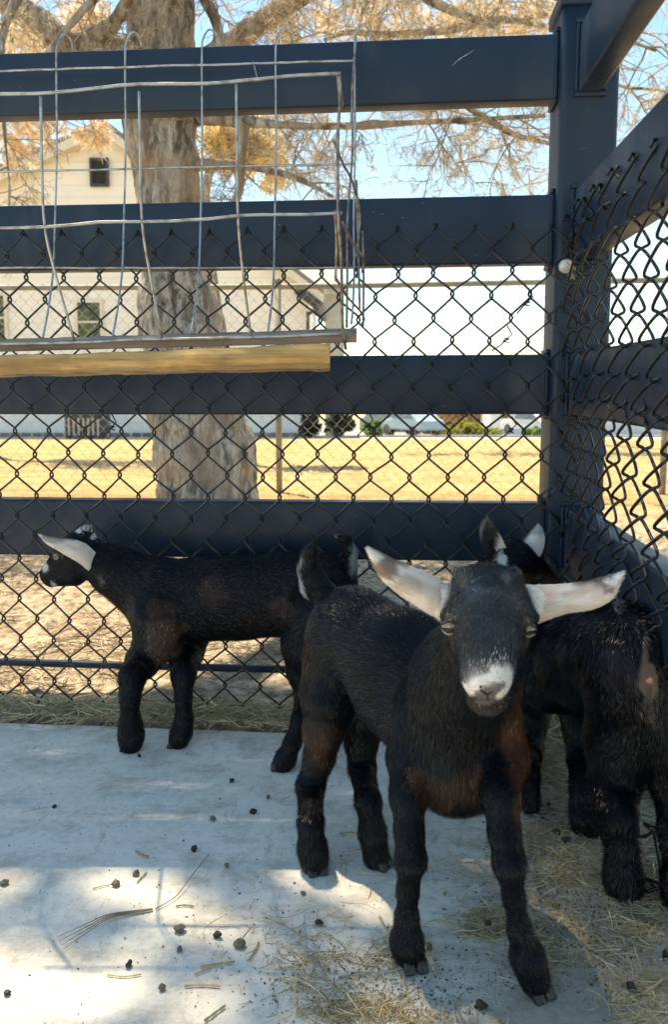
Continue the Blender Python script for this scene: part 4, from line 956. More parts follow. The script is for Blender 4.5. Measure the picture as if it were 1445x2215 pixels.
def vnormals(v, q):
    a, b_, c, d = v[q[:, 0]], v[q[:, 1]], v[q[:, 2]], v[q[:, 3]]
    n = np.cross(c - a, d - b_); out = np.zeros_like(v)
    for i in range(4): np.add.at(out, q[:, i], n)
    return out / (np.linalg.norm(out, axis=1)[:, None] + 1e-12)
def relax(v, q, it=3):
    """light smoothing that keeps volume (two-step)"""
    n = len(v); e = np.concatenate([q[:, [0, 1]], q[:, [1, 2]], q[:, [2, 3]], q[:, [3, 0]]]); e = np.concatenate([e, e[:, ::-1]])
    deg = np.bincount(e[:, 0], minlength=n)[:, None]
    for _ in range(it):
        for lam in (.55, -.57):
            s_ = np.stack([np.bincount(e[:, 0], v[e[:, 1], i], n) for i in range(3)], 1) / np.maximum(deg, 1); v = v + lam * (s_ - v)
    return v
def patch(v, col, spots, seed=0):
    """spots: (centre, radius, colour, softness, strength).  coat markings and painted highlights with ragged edges"""
    nz = fbm(v * np.array((1, 1, .5)) + seed, 60, 3) * .7 + fbm(v + seed, 16, 3) * .9
    v = v + np.stack([fbm(v + 31 + seed, 20, 3), fbm(v + 47 + seed, 20, 3), fbm(v + 59 + seed, 20, 3)], 1) * .022
    for c0, r_, cc, soft, st in spots:
        soft = soft * .7
        r_ = np.broadcast_to(np.asarray(r_, float), (3,))
        d = np.linalg.norm((v - c0) / r_, axis=1) + nz * .7
        w = np.clip((1 - d) / soft + .5, 0, 1)[:, None] * st
        col = col * (1 - w) + np.asarray(cc) * w
    return col
def fur_mesh(name, v, q, flow, flen, col, count, width, parent, mat, lift=.32, seed=0, colfn=None, curl=.25):
    rg = np.random.default_rng(seed)
    nrm = vnormals(v, q); a, b_, c, d = (v[q[:, i]] for i in range(4))
    area = np.linalg.norm(np.cross(c - a, d - b_), axis=1); w = area.copy()
    fl_q = flen[q].mean(1); w *= np.clip(.010 / np.maximum(fl_q, .003), .6, 2.2) * (fl_q > .0012)
    pick = rg.choice(len(q), count, p=w / w.sum()); s_, t_ = rg.random(count)[:, None], rg.random(count)[:, None]
    bw = [(1 - s_) * (1 - t_), s_ * (1 - t_), s_ * t_, (1 - s_) * t_]
    itp = lambda A: sum(bw[i] * (A[q[pick, i]] if A.ndim == 2 else A[q[pick, i]][:, None]) for i in range(4))
    p, n, f, L_, cc = itp(v), itp(nrm), itp(flow), itp(flen), itp(col)
    if colfn: cc = colfn(p + rg.normal(0, .0045, p.shape))
    n /= np.linalg.norm(n, axis=1)[:, None] + 1e-9
    cl = np.stack([fbm(p + 5, 26, 2), fbm(p + 11, 26, 2), fbm(p + 23, 26, 2)], 1)
    f = f + cl * curl * 2 + rg.normal(0, .14, (count, 3)); f = f - n * (f * n).sum(1)[:, None]; f /= np.linalg.norm(f, axis=1)[:, None] + 1e-9
    lf = np.clip(rg.normal(lift, lift * .4, (count, 1)), .06, 1.2)
    L_ = L_ * rg.uniform(.55, 1.2, (count, 1))
    d1 = f + n * lf * 1.3; d1 /= np.linalg.norm(d1, axis=1)[:, None]; d2 = f + n * lf * .25 + cl * .3; d2 /= np.linalg.norm(d2, axis=1)[:, None]
    p = p - n * .001; m1 = p + d1 * L_ * .5; tip = m1 + d2 * L_ * .5
    sd_ = np.cross(f, n) + n * rg.normal(0, .35, (count, 1)); sd_ /= np.linalg.norm(sd_, axis=1)[:, None]; wd = width * rg.uniform(.6, 1.2, (count, 1)) * .5
    V_ = np.stack([p - sd_ * wd, p + sd_ * wd, m1 + sd_ * wd * .8, m1 - sd_ * wd * .8, tip], 1).reshape(-1, 3)
    o = np.arange(count)[:, None] * 5; Q = o + np.array([[0, 1, 2, 3]]); T = o + np.array([[3, 2, 4]])
    lum = rg.uniform(.65, 1.35, (count, 1)); lum = np.where((rg.random((count, 1)) < (.07 if parent is None or name != 'fur' else .055)) & (cc.max(1, keepdims=True) < .2), 5.0, lum) * np.where(cc.max(1) < .2, np.clip(1 + 1.6 * fbm(p + 3, 38, 3), .4, 3), 1 / lum[:, 0] ** .7)[:, None]  # some dark strands brightened, sheen highlights painted into the coat
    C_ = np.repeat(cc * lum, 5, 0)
    return mesh_obj(name, V_, Q, T, mat, parent, True, C_)
def coat_mat(name, rough=.42, spec=.5, thin=0):
    m, nt, b = nodes(name); a = nt.nodes.new('ShaderNodeVertexColor'); a.layer_name = 'Col'
    nt.links.new(mixc(nt, ramp(nt, noise(nt, 30, 4), .35, .65, 0, .3), a.outputs[0], (.012, .013, .018)) if False else a.outputs[0], b.inputs['Base Color'])
    b.inputs['Roughness'].default_value = rough; b.inputs['Specular IOR Level'].default_value = spec
    if thin:
        tr = nt.nodes.new('ShaderNodeBsdfTranslucent'); mx = nt.nodes.new('ShaderNodeMixShader'); mx.inputs[0].default_value = thin
        nt.links.new(a.outputs[0], tr.inputs[0]); nt.links.new(b.outputs[0], mx.inputs[1]); nt.links.new(tr.outputs[0], mx.inputs[2]); nt.links.new(mx.outputs[0], nt.nodes['Material Output'].inputs[0])
    return m
M_FUR = coat_mat('goat_coat', .30, .32); M_SKIN = coat_mat('goat_skin', .7, .2); M_EAR = coat_mat('pale_ear_hair', .6, .15, .2)
M_EYE = simple('eye_amber', (.30, .22, .13), (.42, .33, .20), .05, 200, spec=.9); M_PUP = simple('eye_pupil', (.003, .003, .003), (.004, .004, .004), .08, 20); M_HOOF = simple('hoof_horn', (.018, .016, .014), (.05, .045, .04), .5, 90)

def ear_geo(up, lo, cup, th=.0014, nu=16, nv=9, cupdir=(0, -1, 0)):
    """leaf shaped shell between two edges.  up/lo: lists of 3D points base->tip"""
    up, lo = smoothline(up, 5), smoothline(lo, 5)
    s = np.linspace(0, 1, nu); rs = lambda A: np.stack([np.interp(s, np.linspace(0, 1, len(A)), A[:, i]) for i in range(3)], 1)
    up, lo = rs(up), rs(lo); cd = np.asarray(cupdir, float); vs = []
    for side in (1, -1):
        for i in range(nu):
            wd = np.linalg.norm(up[i] - lo[i])
            for j in range(nv):
                t = j / (nv - 1); b_ = math.sin(math.pi * t)
                vs.append(up[i] * (1 - t) + lo[i] * t + cd * (cup * wd * b_ + side * th * (.25 + .75 * b_)))
    vs = np.array(vs); n = nu * nv; q = []
    for i in range(nu - 1):
        for j in range(nv - 1):
            a = i * nv + j; q.append((a, a + nv, a + nv + 1, a + 1)); q.append((n + a, n + a + 1, n + a + nv + 1, n + a + nv))
        a = i * nv; q.append((a, n + a, n + a + nv, a + nv)); a = i * nv + nv - 1; q.append((a, a + nv, n + a + nv, n + a))
    for j in range(nv - 1):
        a = j; q.append((a, a + 1, n + a + 1, n + a)); a = (nu - 1) * nv + j; q.append((a, n + a, n + a + 1, a + 1))
    q = np.array(q); vn = vnormals(vs, q); ctr = vs.mean(0)
    if ((vs[:nu * nv] - ctr) @ cd * (vn[:nu * nv] @ cd)).sum() < 0 and (vn[:nu * nv] @ cd).mean() < 0: q = q[:, ::-1]
    fl = (up[-1] + lo[-1] - up[0] - lo[0]); fl /= np.linalg.norm(fl)
    return vs, q, fl
def finish(g, ears, spots, earspots, label, count, seed, eyes=(), h=.0038, width=.0009, extra_flow=None, curl=.25, bare=(), lift=.32):
    v, q = g.mesh(h); v = relax(v, q, 2)
    v = v + vnormals(v, q) * (fbm(v + seed, 30, 2) * .0016)[:, None]
    fl, fu, co = g.attrs(v); co = patch(v, co, spots, seed)
    for c0, r_ in bare: fu = np.where(np.linalg.norm((v - c0) / np.asarray(r_), axis=1) < 1, .0025, fu)
    e = empty('goat'); V_, Q_, C_ = [v], [q], [co]; FL, FU = [fl], [fu]; off = len(v)
    for (up, lo, cup, cd, col_in, sp) in ears:
        ev, eq, efl = ear_geo([P(*a) for a in up], [P(*a) for a in lo], cup, cupdir=cd)
        ec = np.tile(np.asarray(WHT), (len(ev), 1)); ec = patch(ev, ec, [((P(*a[0])), a[1], a[2], .35, a[3]) for a in sp], seed)
        rim = np.zeros(len(ev), bool).reshape(2, -1, 9); rim[:, 6:15, 0] = True; rim = rim.ravel(); ec[rim] = ec[rim] * .28
        if col_in is not None: ec[len(ev) // 2:] = np.asarray(col_in)
        V_.append(ev); Q_.append(eq + off); C_.append(ec); FL.append(np.tile(efl, (len(ev), 1))); FU.append(np.full(len(ev), .0062)); off += len(ev)
    V_, Q_, C_, FL, FU = map(np.concatenate, (V_, Q_, C_, FL, FU))
    body = mesh_obj('body', V_, Q_, None, M_SKIN, e, True, C_)
    ne = len(V_) - len(v); nb = len(v)
    fur_mesh('fur', v, q, fl, fu, co, count, width, e, M_FUR, seed=seed, curl=curl, lift=lift, colfn=lambda p: patch(p, g.attrs(p)[2], spots, seed))
    eq_ = Q_[len(q):] - nb
    fur_mesh('ear_fur', V_[nb:], eq_, FL[nb:], FU[nb:], C_[nb:], int(count * .11), width * .8, e, M_EAR, seed=seed + 1, curl=.12, lift=.3)
    for (c0, r_, fwd) in eyes:
        mb = MB(); u = np.linspace(0, np.pi, 9); w_ = np.arange(14) * 2 * np.pi / 14
        vs = [c0 + r_ * np.array((math.sin(a) * math.cos(b_), math.sin(a) * math.sin(b_), math.cos(a))) for a in u for b_ in w_]
        mb.add(vs, [(i * 14 + j, (i + 1) * 14 + j, (i + 1) * 14 + (j + 1) % 14, i * 14 + (j + 1) % 14) for i in range(8) for j in range(14)])
        eo = mb.build('eye', M_EYE, e)
        fwd = np.asarray(fwd, float); fwd /= np.linalg.norm(fwd); side = np.cross(fwd, Z); side /= np.linalg.norm(side)
        mb = MB(); mb.box(c0 + fwd * r_ * .93, (r_ * .62, r_ * .1, r_ * .24), [side, fwd, np.cross(side, fwd)]); mb.build('pupil', M_PUP, eo, bevel=r_ * .1)
    tag(e, label, 'goat')
    return e
def hooves(e, lst):
    for (px, py, hw, ang) in lst:
        c0 = G(px, py); r_ = hw * c0[1] / F; mb = MB(); ca, sa = math.cos(ang), math.sin(ang); fw = np.array((ca, sa, 0)); sd_ = np.array((-sa, ca, 0))
        for s in (-1, 1):
            b_ = c0 + sd_ * s * r_ * .46; pts = []
            prof = [(-.75, .0), (.85, .0), (1.05, .12), (.55, .75), (-.6, .8)]
            mb.prism([b_ + fw * r_ * a - sd_ * r_ * .40 + Z * r_ * c_ for a, c_ in prof], sd_ * r_ * .80)
        mb.build('hoof', M_HOOF, e, bevel=r_ * .14)

# ---- front goat, walking towards the viewer
g = Goat()
dA, dB = GY(888, 2080), GY(1160, 2150); dC, dD = GY(682, 1880), GY(818, 1868)
# torso
g.cone(P(985, 1560, 1.13), P(870, 1440, 1.22), .088, .082, .03, (-.4, .8, -.25), .012)
g.cone(P(870, 1440, 1.22), P(764, 1368, 1.33), .082, .079, .03, (-.3, .9, -.3), .013)
g.cone(P(1000, 1600, 1.10), P(870, 1500, 1.22), .080, .072, .03, (-.2, .5, -.8), .014)
g.ell(P(990, 1635, 1.08), (.084, .07, .082), k=.03, flow=(0, -.2, -1), fur=.018)
g.ell(P(1000, 1490, 1.06), (.072, .06, .09), k=.03, flow=(0, -.1, -1), fur=.014)
g.cone(P(1010, 1480, 1.06), P(1058, 1350, .965), .068, .050, .03, (.0, .2, -1), .013)
# legs
g.chain([(925, 1540, 1.10, 78), (898, 1640, 1.08, 62), (884, 1720, dA + .03, 40), (886, 1800, dA + .01, 31), (889, 1858, dA - .008, 34), (883, 1925, dA, 22), (880, 1985, dA, 24), (880, 2035, dA, 35), (886, 2062, dA, 36)], .012, fur=.0095)
g.chain([(1060, 1540, 1.08, 74), (1082, 1640, 1.05, 64), (1082, 1720, dB + .03, 42), (1092, 1800, dB + .01, 34), (1102, 1865, dB - .008, 35), (1112, 1940, dB, 23), (1125, 2010, dB, 26), (1142, 2070, dB, 37), (1156, 2112, dB, 38)], .012, fur=.0095)
g.chain([(735, 1410, 1.33, 84), (712, 1500, 1.31, 62), (700, 1580, 1.30, 42), (690, 1640, 1.31, 33), (672, 1700, 1.30, 29), (672, 1780, dC, 26), (676, 1835, dC, 30), (680, 1862, dC, 31)], .014, fur=.014)
g.chain([(800, 1450, 1.34, 78), (790, 1540, 1.34, 50), (782, 1600, 1.34, 36), (783, 1660, 1.33, 28), (796, 1730, dD, 26), (806, 1800, dD, 28), (814, 1850, dD, 30)], .014, fur=.013)
# head
FH = (0, .15, -1)
g.ell(P(1056, 1310, .925), (.050, .050, .052), k=.02, flow=(0, -.5, .7), fur=.009, col=GRY)
g.ell(P(1056, 1340, .905), (.0525, .036, .036), k=.015, flow=(0, -.3, .8), fur=.008, col=GRY)
g.cone(P(1056, 1350, .885), P(1055, 1450, .828), .043, .0295, .012, (0, .2, .9), .007, GRY)
g.ell(P(1054, 1475, .820), (.0235, .020, .021), k=.008, flow=(0, -.3, .9), fur=.0045, col=GRY)
g.ell(P(1055, 1512, .830), (.0195, .020, .0165), k=.008, flow=(0, 0, -1), fur=.005, col=DBR)
g.cone(P(1085, 1440, .90), P(1062, 1500, .85), .026, .018, .02, (0, 0, -1), .006, BLK); g.cone(P(1030, 1440, .90), P(1050, 1500, .85), .026, .018, .02, (0, 0, -1), .006, BLK)
for px, s in ((980, -1), (1140, 1)):
    g.ell(P(px, 1335, .893), (.015, .013, .009), k=.010, flow=(s, 0, .6), fur=.004, col=(.016, .015, .016))
    g.ell(P(px - s * 12, 1385, .893), (.009, .010, .013), k=.010, flow=(s * .3, 0, -1), fur=.004, col=(.03, .022, .018))
g.ell(P(1002, 1252, .915), (.013, .013, .012), k=.010, flow=(-.3, -.2, 1), fur=.014, col=GRY); g.ell(P(1108, 1255, .915), (.013, .013, .012), k=.010, flow=(.4, -.2, 1), fur=.014, col=GRY)
g.cone(P(960, 1300, .94), P(945, 1292, .94), .022, .018, .01, (-1, 0, 0), .006, WHT); g.cone(P(1150, 1305, .94), P(1166, 1304, .94), .023, .019, .01, (1, 0, 0), .006, WHT)
# nostril ridge
g.ell(P(1036, 1478, .803), (.008, .006, .007), k=.006, flow=(0, 0, 1), fur=.003, col=WHT); g.ell(P(1072, 1478, .803), (.008, .006, .007), k=.006, flow=(0, 0, 1), fur=.003, col=WHT)
# tail
g.chain([(712, 1302, 1.37, 34), (682, 1268, 1.38, 30), (670, 1234, 1.38, 24), (669, 1202, 1.38, 16), (683, 1166, 1.38, 3)], .008, fur=.013, col=BLK)
sA = [(P(835, 1300, 1.17), (.040, .06, .028), (.17, .105, .075), .6, .85), (P(690, 1590, 1.30), (.035, .07, .05), BRN, .6, .95), (P(985, 1700, 1.02), (.055, .05, .028), BRN, .5, .9),  # first spot: brown rump patch with its highlight painted in
      (P(905, 1690, 1.04), (.018, .04, .028), BRN, .5, .8), (P(1120, 1600, 1.03), (.024, .06, .085), (.080, .033, .017), .5, 1), (P(1105, 1700, 1.0), (.022, .06, .032), (.075, .030, .015), .5, .9), (P(780, 1500, 1.24), (.015, .05, .04), DBR, .6, .9),
      (P(905, 1480, 1.15), (.012, .04, .04), BRN, .7, .6), (P(668, 1780, 1.28), (.02, .05, .03), DBR, .5, .7), (P(1090, 1760, 1.0), (.03, .05, .04), DBR, .5, .7), (P(665, 1440, 1.3), (.02, .06, .06), DBR, .5, .7),
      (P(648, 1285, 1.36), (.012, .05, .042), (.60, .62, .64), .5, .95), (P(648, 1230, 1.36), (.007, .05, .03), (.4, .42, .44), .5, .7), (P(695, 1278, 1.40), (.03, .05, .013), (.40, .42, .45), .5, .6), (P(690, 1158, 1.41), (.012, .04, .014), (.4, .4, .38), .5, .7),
      (P(1054, 1444, .81), (.009, .03, .012), WHT, .4, 1), (P(1054, 1468, .80), (.021, .03, .009), WHT, .35, 1), (P(1018, 1490, .81), (.0075, .03, .015), WHT, .35, 1), (P(1090, 1490, .81), (.0075, .03, .015), WHT, .35, 1),
      (P(1055, 1494, .80), (.0155, .028, .0105), (.15, .14, .14), .3, .95), (P(1055, 1515, .81), (.015, .03, .006), (.14, .12, .11), .4, .8), (P(1055, 1536, .82), (.020, .03, .008), (.05, .04, .035), .4, .9), (P(1003, 1248, .90), (.009, .03, .007), (.22, .22, .21), .6, .6), (P(1108, 1250, .90), (.010, .03, .007), (.24, .24, .22), .6, .7), (P(1010, 1275, .89), (.02, .03, .014), (.095, .098, .105), .7, .7), (P(1090, 1290, .89), (.02, .03, .018), (.09, .093, .10), .7, .7), (P(975, 1345, .88), (.007, .02, .006), (.20, .15, .11), .4, .7), (P(1142, 1350, .88), (.007, .02, .006), (.20, .15, .11), .4, .7),  # the two larger grey forehead spots are painted highlights
      (P(985, 1375, .88), (.010, .02, .009), (.05, .035, .026), .5, .7), (P(1135, 1385, .88), (.010, .02, .012), (.05, .035, .026), .5, .7)]
earA = [([(952, 1252, .94), (905, 1232, .935), (860, 1214, .93), (825, 1196, .925), (800, 1184, .92)], [(955, 1342, .94), (912, 1318, .93), (862, 1284, .92), (822, 1248, .915), (795, 1194, .918)], .34, (0, -1, 0), None,
         [((834, 1224, .91), (.018, .03, .008), (.26, .13, .06), .8), ((868, 1258, .91), (.018, .03, .007), (.45, .34, .26), .55), ((900, 1275, .91), (.040, .03, .008), (.78, .56, .46), .5), ((948, 1300, .92), (.014, .03, .022), (.70, .52, .42), .45), ((920, 1262, .92), (.02, .03, .003), (.60, .50, .42), .3)]),
        ([(1155, 1266, .94), (1210, 1264, .935), (1265, 1258, .93), (1310, 1246, .925), (1344, 1236, .92)], [(1160, 1350, .94), (1220, 1328, .93), (1282, 1318, .92), (1328, 1292, .915), (1346, 1244, .918)], .34, (0, -1, 0), None,
         [((1288, 1276, .91), (.024, .03, .006), (.24, .13, .06), .85), ((1245, 1294, .91), (.016, .03, .006), (.42, .30, .20), .6), ((1215, 1296, .91), (.040, .03, .008), (.78, .56, .46), .5), ((1168, 1310, .92), (.012, .03, .020), (.70, .52, .42), .45), ((1310, 1252, .91), (.018, .03, .0015), (.1, .08, .08), .8), ((1200, 1318, .92), (.02, .03, .005), (.6, .50, .42), .3)])]
eyeA = [(P(972, 1357, .8815), .0095, (-.3, -1, -.05)), (P(1144, 1362, .8815), .0095, (.3, -1, -.05))]
gA = finish(g, earA, sA, None, 'black kid goat with white ears and white muzzle facing the viewer', 210000, 3, eyeA, width=.00062)
# creases of the muzzle
mb = MB(); zf = .7995
mb.tube(smoothline([P(1034, 1482, zf + .002), P(1042, 1492, zf - .001), P(1054, 1502, zf - .0005), P(1066, 1492, zf - .001), P(1075, 1481, zf + .002)], 5), [.0006] + [.0015] * 19 + [.0006], 6)
mb.tube(smoothline([P(1054, 1502, zf), P(1055, 1514, zf + .004)], 4), .0009, 6)
for s_ in (-1, 1): mb.tube(smoothline([P(1055 + s_ * 20, 1478, zf + .001), P(1055 + s_ * 15, 1484, zf - .0012), P(1055 + s_ * 11, 1490, zf - .0005)], 3), [.0008, .0016, .0019, .0022, .0019, .0016, .0008], 6)
mb.build('nose_crease', simple('nose_skin', (.02, .017, .018), (.035, .03, .03), .4, 100), gA)
for s_, x0 in ((1, 968), (-1, 1146)):
    mb = MB()
    for k_ in range(11):
        a = P(x0 + s_ * (6 + k_ * 1.6) + random.uniform(-4, 4), 1336 + k_ * 4.4 + random.uniform(-5, 5), .870); d_ = np.array((random.gauss(0, .0012), -.0008, random.gauss(-.0015, .002)))
        mb.tube([a, a + d_], .00035, 3)
    mb.build('dried_flecks', simple('pale_fleck', (.66, .58, .50), (.5, .42, .36), .8, 300), gA)
# the eyelids: dark rims half closing the eyes
for s_, (px, py) in ((-1, (972, 1357)), (1, (1144, 1362))):
    c0 = P(px, py, .8715); mb2 = MB()
    up = [c0 + np.array((s_ * t * .0095, .0035 * t * t + .0006, .0062 * (1 - t * t) + .0006)) for t in np.linspace(-1, 1, 9)]
    lo_ = [c0 + np.array((s_ * t * .0095, .0035 * t * t + .0006, -.0054 * (1 - t * t) - .0002)) for t in np.linspace(-1, 1, 9)]
    mb2.tube(up, [.0008, .0013, .0016, .0018, .0018, .0018, .0016, .0013, .0008], 8); mb2.tube(lo_, [.0006, .0012, .0015, .0017, .0018, .0017, .0015, .0012, .0006], 8)
    mb2.build('eyelid', simple('lid_skin', (.012, .010, .009), (.05, .04, .034), .6, 300), gA)
hooves(gA, [(895, 2090, 33, R(-80)), (1165, 2150, 34, R(-65)), (684, 1884, 27, R(-75)), (824, 1872, 26, R(-40))])
rebase(gA, tuple(G(930, 1980)))

# ---- left goat, side view facing left
g = Goat(); y0 = 1.78
def B(px, py, d=y0): return P(px, py, d)
dl, dl2, dh = GY(275, 1622), GY(388, 1614), GY(610, 1664)
bf_ = (1, 0, -.35)
g.ell(B(355, 1298), (.075, .066, .094), k=.03, flow=bf_, fur=.010); g.ell(B(430, 1296), (.11, .072, .100), k=.03, flow=bf_, fur=.010)
g.ell(B(520, 1292), (.11, .076, .101), k=.03, flow=bf_, fur=.011); g.ell(B(610, 1285), (.10, .074, .100), k=.03, flow=bf_, fur=.010); g.ell(B(695, 1283, y0 - .02), (.085, .070, .094), k=.03, flow=bf_, fur=.012)
g.cone(B(320, 1262), B(243, 1228), .062, .050, .03, (.8, 0, -.6), .013); g.cone(B(325, 1300), B(240, 1255), .060, .036, .03, (.8, 0, -.6), .014)
g.cone(B(243, 1228), B(190, 1200), .050, .043, .02, (.9, 0, -.4), .009)
g.ell(B(172, 1189), (.044, .034, .045), k=.015, flow=(1, 0, .2), fur=.006); g.cone(B(158, 1237), B(114, 1248), .034, .022, .015, (1, 0, 0), .005); g.cone(B(150, 1200), B(112, 1230), .033, .022, .015, (1, 0, .3), .005)
g.ell(B(102, 1243), (.018, .016, .020), k=.008, flow=(1, 0, 0), fur=.004); g.ell(B(112, 1258), (.015, .013, .010), k=.008, flow=(1, 0, 0), fur=.004)
g.ell(B(120, 1196, y0 - .03), (.010, .008, .008), k=.008, flow=(1, 0, 0), fur=.004, col=(.05, .045, .04))
g.ell(B(187, 1150), (.020, .012, .016), k=.01, flow=(.3, 0, 1), fur=.010); 
yn = y0 - .034; yf = y0 + .040
g.chain([(345, 1330, yn, 62), (338, 1385, yn, 46), (308, 1432, yn, 33), (286, 1462, dl + .01, 26), (280, 1510, dl, 17.5), (281, 1560, dl, 18), (283, 1590, dl, 23), (282, 1608, dl, 23)], .026, fur=.010)
g.chain([(410, 1350, yf, 58), (402, 1410, yf, 38), (396, 1460, dl2 + .01, 26), (396, 1510, dl2, 18), (398, 1555, dl2, 18.5), (392, 1582, dl2, 23), (386, 1600, dl2, 22)], .012, fur=.010)
g.chain([(695, 1320, y0 - .05, 84), (668, 1395, y0 - .06, 62), (655, 1450, y0 - .06, 36), (662, 1505, y0 - .07, 24), (650, 1555, dh + .01, 19), (633, 1605, dh, 19), (618, 1640, dh, 22), (610, 1652, dh, 21)], .012, fur=.010)
g.chain([(720, 1330, y0 + .03, 80), (715, 1420, y0 + .03, 50), (735, 1500, y0 + .02, 28), (728, 1570, y0 + .02, 20), (712, 1610, y0 + .02, 22)], .012, fur=.010)
g.chain([(752, 1262, y0 - .03, 22), (758, 1225, y0 - .03, 14), (759, 1195, y0 - .03, 14), (750, 1174, y0 - .03, 12), (732, 1162, y0 - .03, 6)], .008, fur=.013)
sB = [(B(460, 1290, y0 - .07), (.030, .05, .040), (.045, .024, .022), .5, .6), (B(345, 1390, y0 - .09), (.042, .07, .062), (.085, .050, .038), .5, .95), (B(345, 1315, y0 - .08), (.026, .05, .020), (.048, .026, .018), .6, .8), (B(292, 1312, y0 - .05), (.022, .05, .03), (.05, .028, .04), .6, .7),
      (B(605, 1310, y0 - .07), (.030, .05, .028), (.05, .028, .024), .6, .7), (B(330, 1220), (.025, .06, .02), DBR, .6, .7), (B(540, 1350, y0 - .07), (.05, .05, .015), DBR, .6, .7), (B(430, 1215, y0 - .05), (.05, .05, .01), DBR, .6, .5),
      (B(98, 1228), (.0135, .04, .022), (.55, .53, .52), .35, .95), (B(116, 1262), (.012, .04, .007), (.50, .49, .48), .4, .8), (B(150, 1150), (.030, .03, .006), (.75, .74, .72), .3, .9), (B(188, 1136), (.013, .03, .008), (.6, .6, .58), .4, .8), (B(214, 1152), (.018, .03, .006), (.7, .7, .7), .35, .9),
      (B(122, 1204, y0 - .035), (.013, .02, .007), (.12, .09, .07), .4, .7), (B(768, 1210, y0 - .03), (.013, .04, .045), (.35, .38, .40), .5, .8), (B(724, 1160, y0 - .03), (.010, .04, .010), (.7, .7, .7), .5, .9), (B(215, 1255, y0 - .05), (.012, .03, .014), (.10, .10, .11), .8, .5)]
earB = [([(206, 1196, 1.742), (186, 1178, 1.722), (160, 1168, 1.705), (128, 1164, 1.70), (104, 1160, 1.70), (86, 1156, 1.70)], [(196, 1238, 1.742), (172, 1218, 1.715), (145, 1203, 1.70), (118, 1187, 1.695), (100, 1176, 1.695), (87, 1160, 1.70)], .30, (0, -1, .2), None,
         [((120, 1172, 1.69), (.030, .03, .010), (.30, .24, .22), .6), ((150, 1184, 1.69), (.03, .03, .006), (.5, .46, .45), .4)])]
gB = finish(g, earB, sB, None, 'black kid goat standing side-on at left, nose against the mesh', 130000, 8, [(B(121, 1204, y0 - .0365), .0075, (-.5, -1, 0))], width=.00085, h=.004)
hooves(gB, [(282, 1620, 22, R(180)), (382, 1613, 21, R(180)), (606, 1662, 22, R(185)), (708, 1628, 20, R(180))])
rebase(gB, tuple(G(440, 1620)))

# ---- right goat, seen from behind, head turned into the corner
g = Goat()
dH, dH2, dR2, dR3 = GY(1348, 1928), GY(1470, 1960), GY(1270, 1795), GY(1147, 1755)
C1 = (0, .0, -1)
g.ell(P(1390, 1432, 1.19), (.088, .08, .088), k=.04, flow=(0, -.3, -1), fur=.018); g.ell(P(1330, 1415, 1.29), (.088, .09, .084), k=.04, flow=(-.3, -.2, -1), fur=.020)
g.ell(P(1265, 1430, 1.40), (.086, .09, .086), k=.04, flow=(.1, -.3, -1), fur=.018); g.ell(P(1195, 1440, 1.53), (.085, .09, .090), k=.04, flow=(.1, -.3, -1), fur=.016)
g.ell(P(1150, 1430, 1.63), (.070, .07, .085), k=.03, flow=C1, fur=.014)
g.cone(P(1140, 1390, 1.63), P(1075, 1262, 1.62), .072, .050, .03, (0, 0, -1), .014)
g.cone(P(1075, 1250, 1.62), P(1110, 1218, 1.60), .046, .043, .02, (-1, 0, -.4), .010)
g.cone(P(1110, 1216, 1.60), P(1155, 1236, 1.63), .041, .030, .02, (-1, 0, .1), .008); g.cone(P(1155, 1236, 1.63), P(1200, 1266, 1.66), .028, .017, .015, (-1, 0, .3), .006)
g.chain([(1370, 1500, 1.20, 104), (1345, 1600, 1.20, 74), (1330, 1690, 1.20, 52), (1330, 1760, dH, 42), (1346, 1830, dH, 31), (1348, 1885, dH, 36), (1350, 1912, dH, 42)], .02, fur=.015)
g.chain([(1425, 1500, 1.17, 90), (1452, 1600, 1.15, 66), (1462, 1700, 1.15, 46), (1466, 1800, dH2, 34), (1470, 1900, dH2, 33), (1470, 1935, dH2, 35)], .02, fur=.015)
g.chain([(1268, 1560, 1.50, 56), (1262, 1640, 1.47, 32), (1262, 1700, dR2 + .01, 26), (1268, 1755, dR2, 33), (1272, 1782, dR2, 36)], .014, fur=.013)
g.chain([(1148, 1540, 1.62, 46), (1146, 1610, 1.60, 28), (1145, 1680, dR3, 20), (1147, 1735, dR3, 23)], .014, fur=.012)
g.chain([(1365, 1350, 1.19, 18), (1350, 1328, 1.18, 15), (1338, 1312, 1.18, 8)], .012, fur=.016)
sC = [(P(1404, 1418, 1.11), (.006, .06, .026), (.15, .11, .09), .3, 1), (P(1405, 1474, 1.11), (.018, .06, .020), (.17, .125, .10), .3, 1), (P(1404, 1530, 1.11), (.007, .06, .030), (.10, .075, .06), .4, .9), (P(1406, 1470, 1.11), (.0045, .06, .0035), (.75, .34, .28), .3, 1),
      (P(1340, 1440, 1.14), (.018, .05, .03), (.05, .04, .045), .7, .7), (P(1336, 1308, 1.18), (.012, .03, .01), (.30, .31, .32), .5, .7), (P(1094, 1220, 1.57), (.010, .03, .022), (.7, .72, .74), .35, .9), (P(1172, 1238, 1.60), (.010, .02, .008), (.10, .11, .08), .5, .7)]
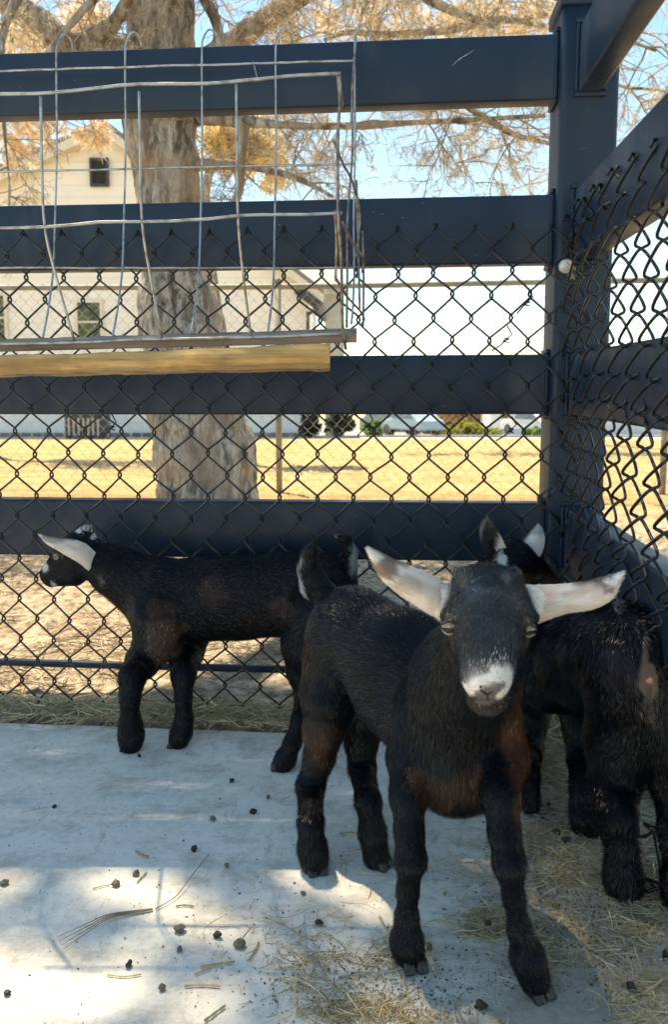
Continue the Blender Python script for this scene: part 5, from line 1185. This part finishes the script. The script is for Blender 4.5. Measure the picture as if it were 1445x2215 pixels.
earC = [([(1074, 1226, 1.575), (1056, 1206, 1.572), (1044, 1182, 1.57), (1037, 1155, 1.57), (1042, 1130, 1.575), (1052, 1121, 1.58)], [(1098, 1222, 1.58), (1098, 1196, 1.578), (1088, 1170, 1.575), (1075, 1146, 1.575), (1066, 1130, 1.578), (1056, 1120, 1.58)], -.30, (0, -1, 0), None,
         [((1060, 1165, 1.58), (.024, .04, .040), (.07, .065, .06), 1.), ((1068, 1190, 1.58), (.012, .04, .025), (.02, .02, .02), 1.), ((1054, 1130, 1.58), (.022, .04, .014), (.12, .12, .11), .7)]),
        ([(1152, 1210, 1.62), (1140, 1192, 1.625), (1131, 1176, 1.63), (1142, 1160, 1.635), (1155, 1144, 1.64), (1163, 1136, 1.64)], [(1164, 1214, 1.62), (1173, 1196, 1.625), (1178, 1180, 1.63), (1178, 1160, 1.635), (1173, 1144, 1.64), (1166, 1136, 1.64)], .14, (0, -1, 0), None,
         [((1162, 1142, 1.63), (.020, .04, .016), (.30, .31, .32), .65)])]
gC = finish(g, earC, sC, None, 'black curly coated kid goat at right seen from behind in the corner', 150000, 12, [], width=.0009, h=.004, curl=.75, lift=.42, bare=[(P(1404, 1462, 1.11), (.014, .07, .045))])
hooves(gC, [(1350, 1930, 38, R(80)), (1470, 1952, 33, R(80)), (1272, 1794, 32, R(85)), (1147, 1746, 22, R(85))])
rebase(gC, tuple(G(1290, 1800)))
def bit(pts, r_, label, col=(.80, .74, .55)):
    mb = MB(); l = smoothline([P(*p_) for p_ in pts], 4); mb.tube(l, r_, 5, col=col); tag(mb.build('straw', MH, gC and None), label, 'straw')
mb = MB(); mb.tube(smoothline([P(1291, 1618, 1.188), P(1302, 1627, 1.187), P(1310, 1632, 1.186), P(1315, 1629, 1.187)], 4), .0013, 5, col=(.85, .80, .60)); mb.tube([P(1293, 1626, 1.187), P(1304, 1617, 1.187)], .0009, 5, col=(.6, .5, .2))
tag(mb.build('straw', MH), 'bent white straw stuck in the black thigh fur of the right goat', 'straw')
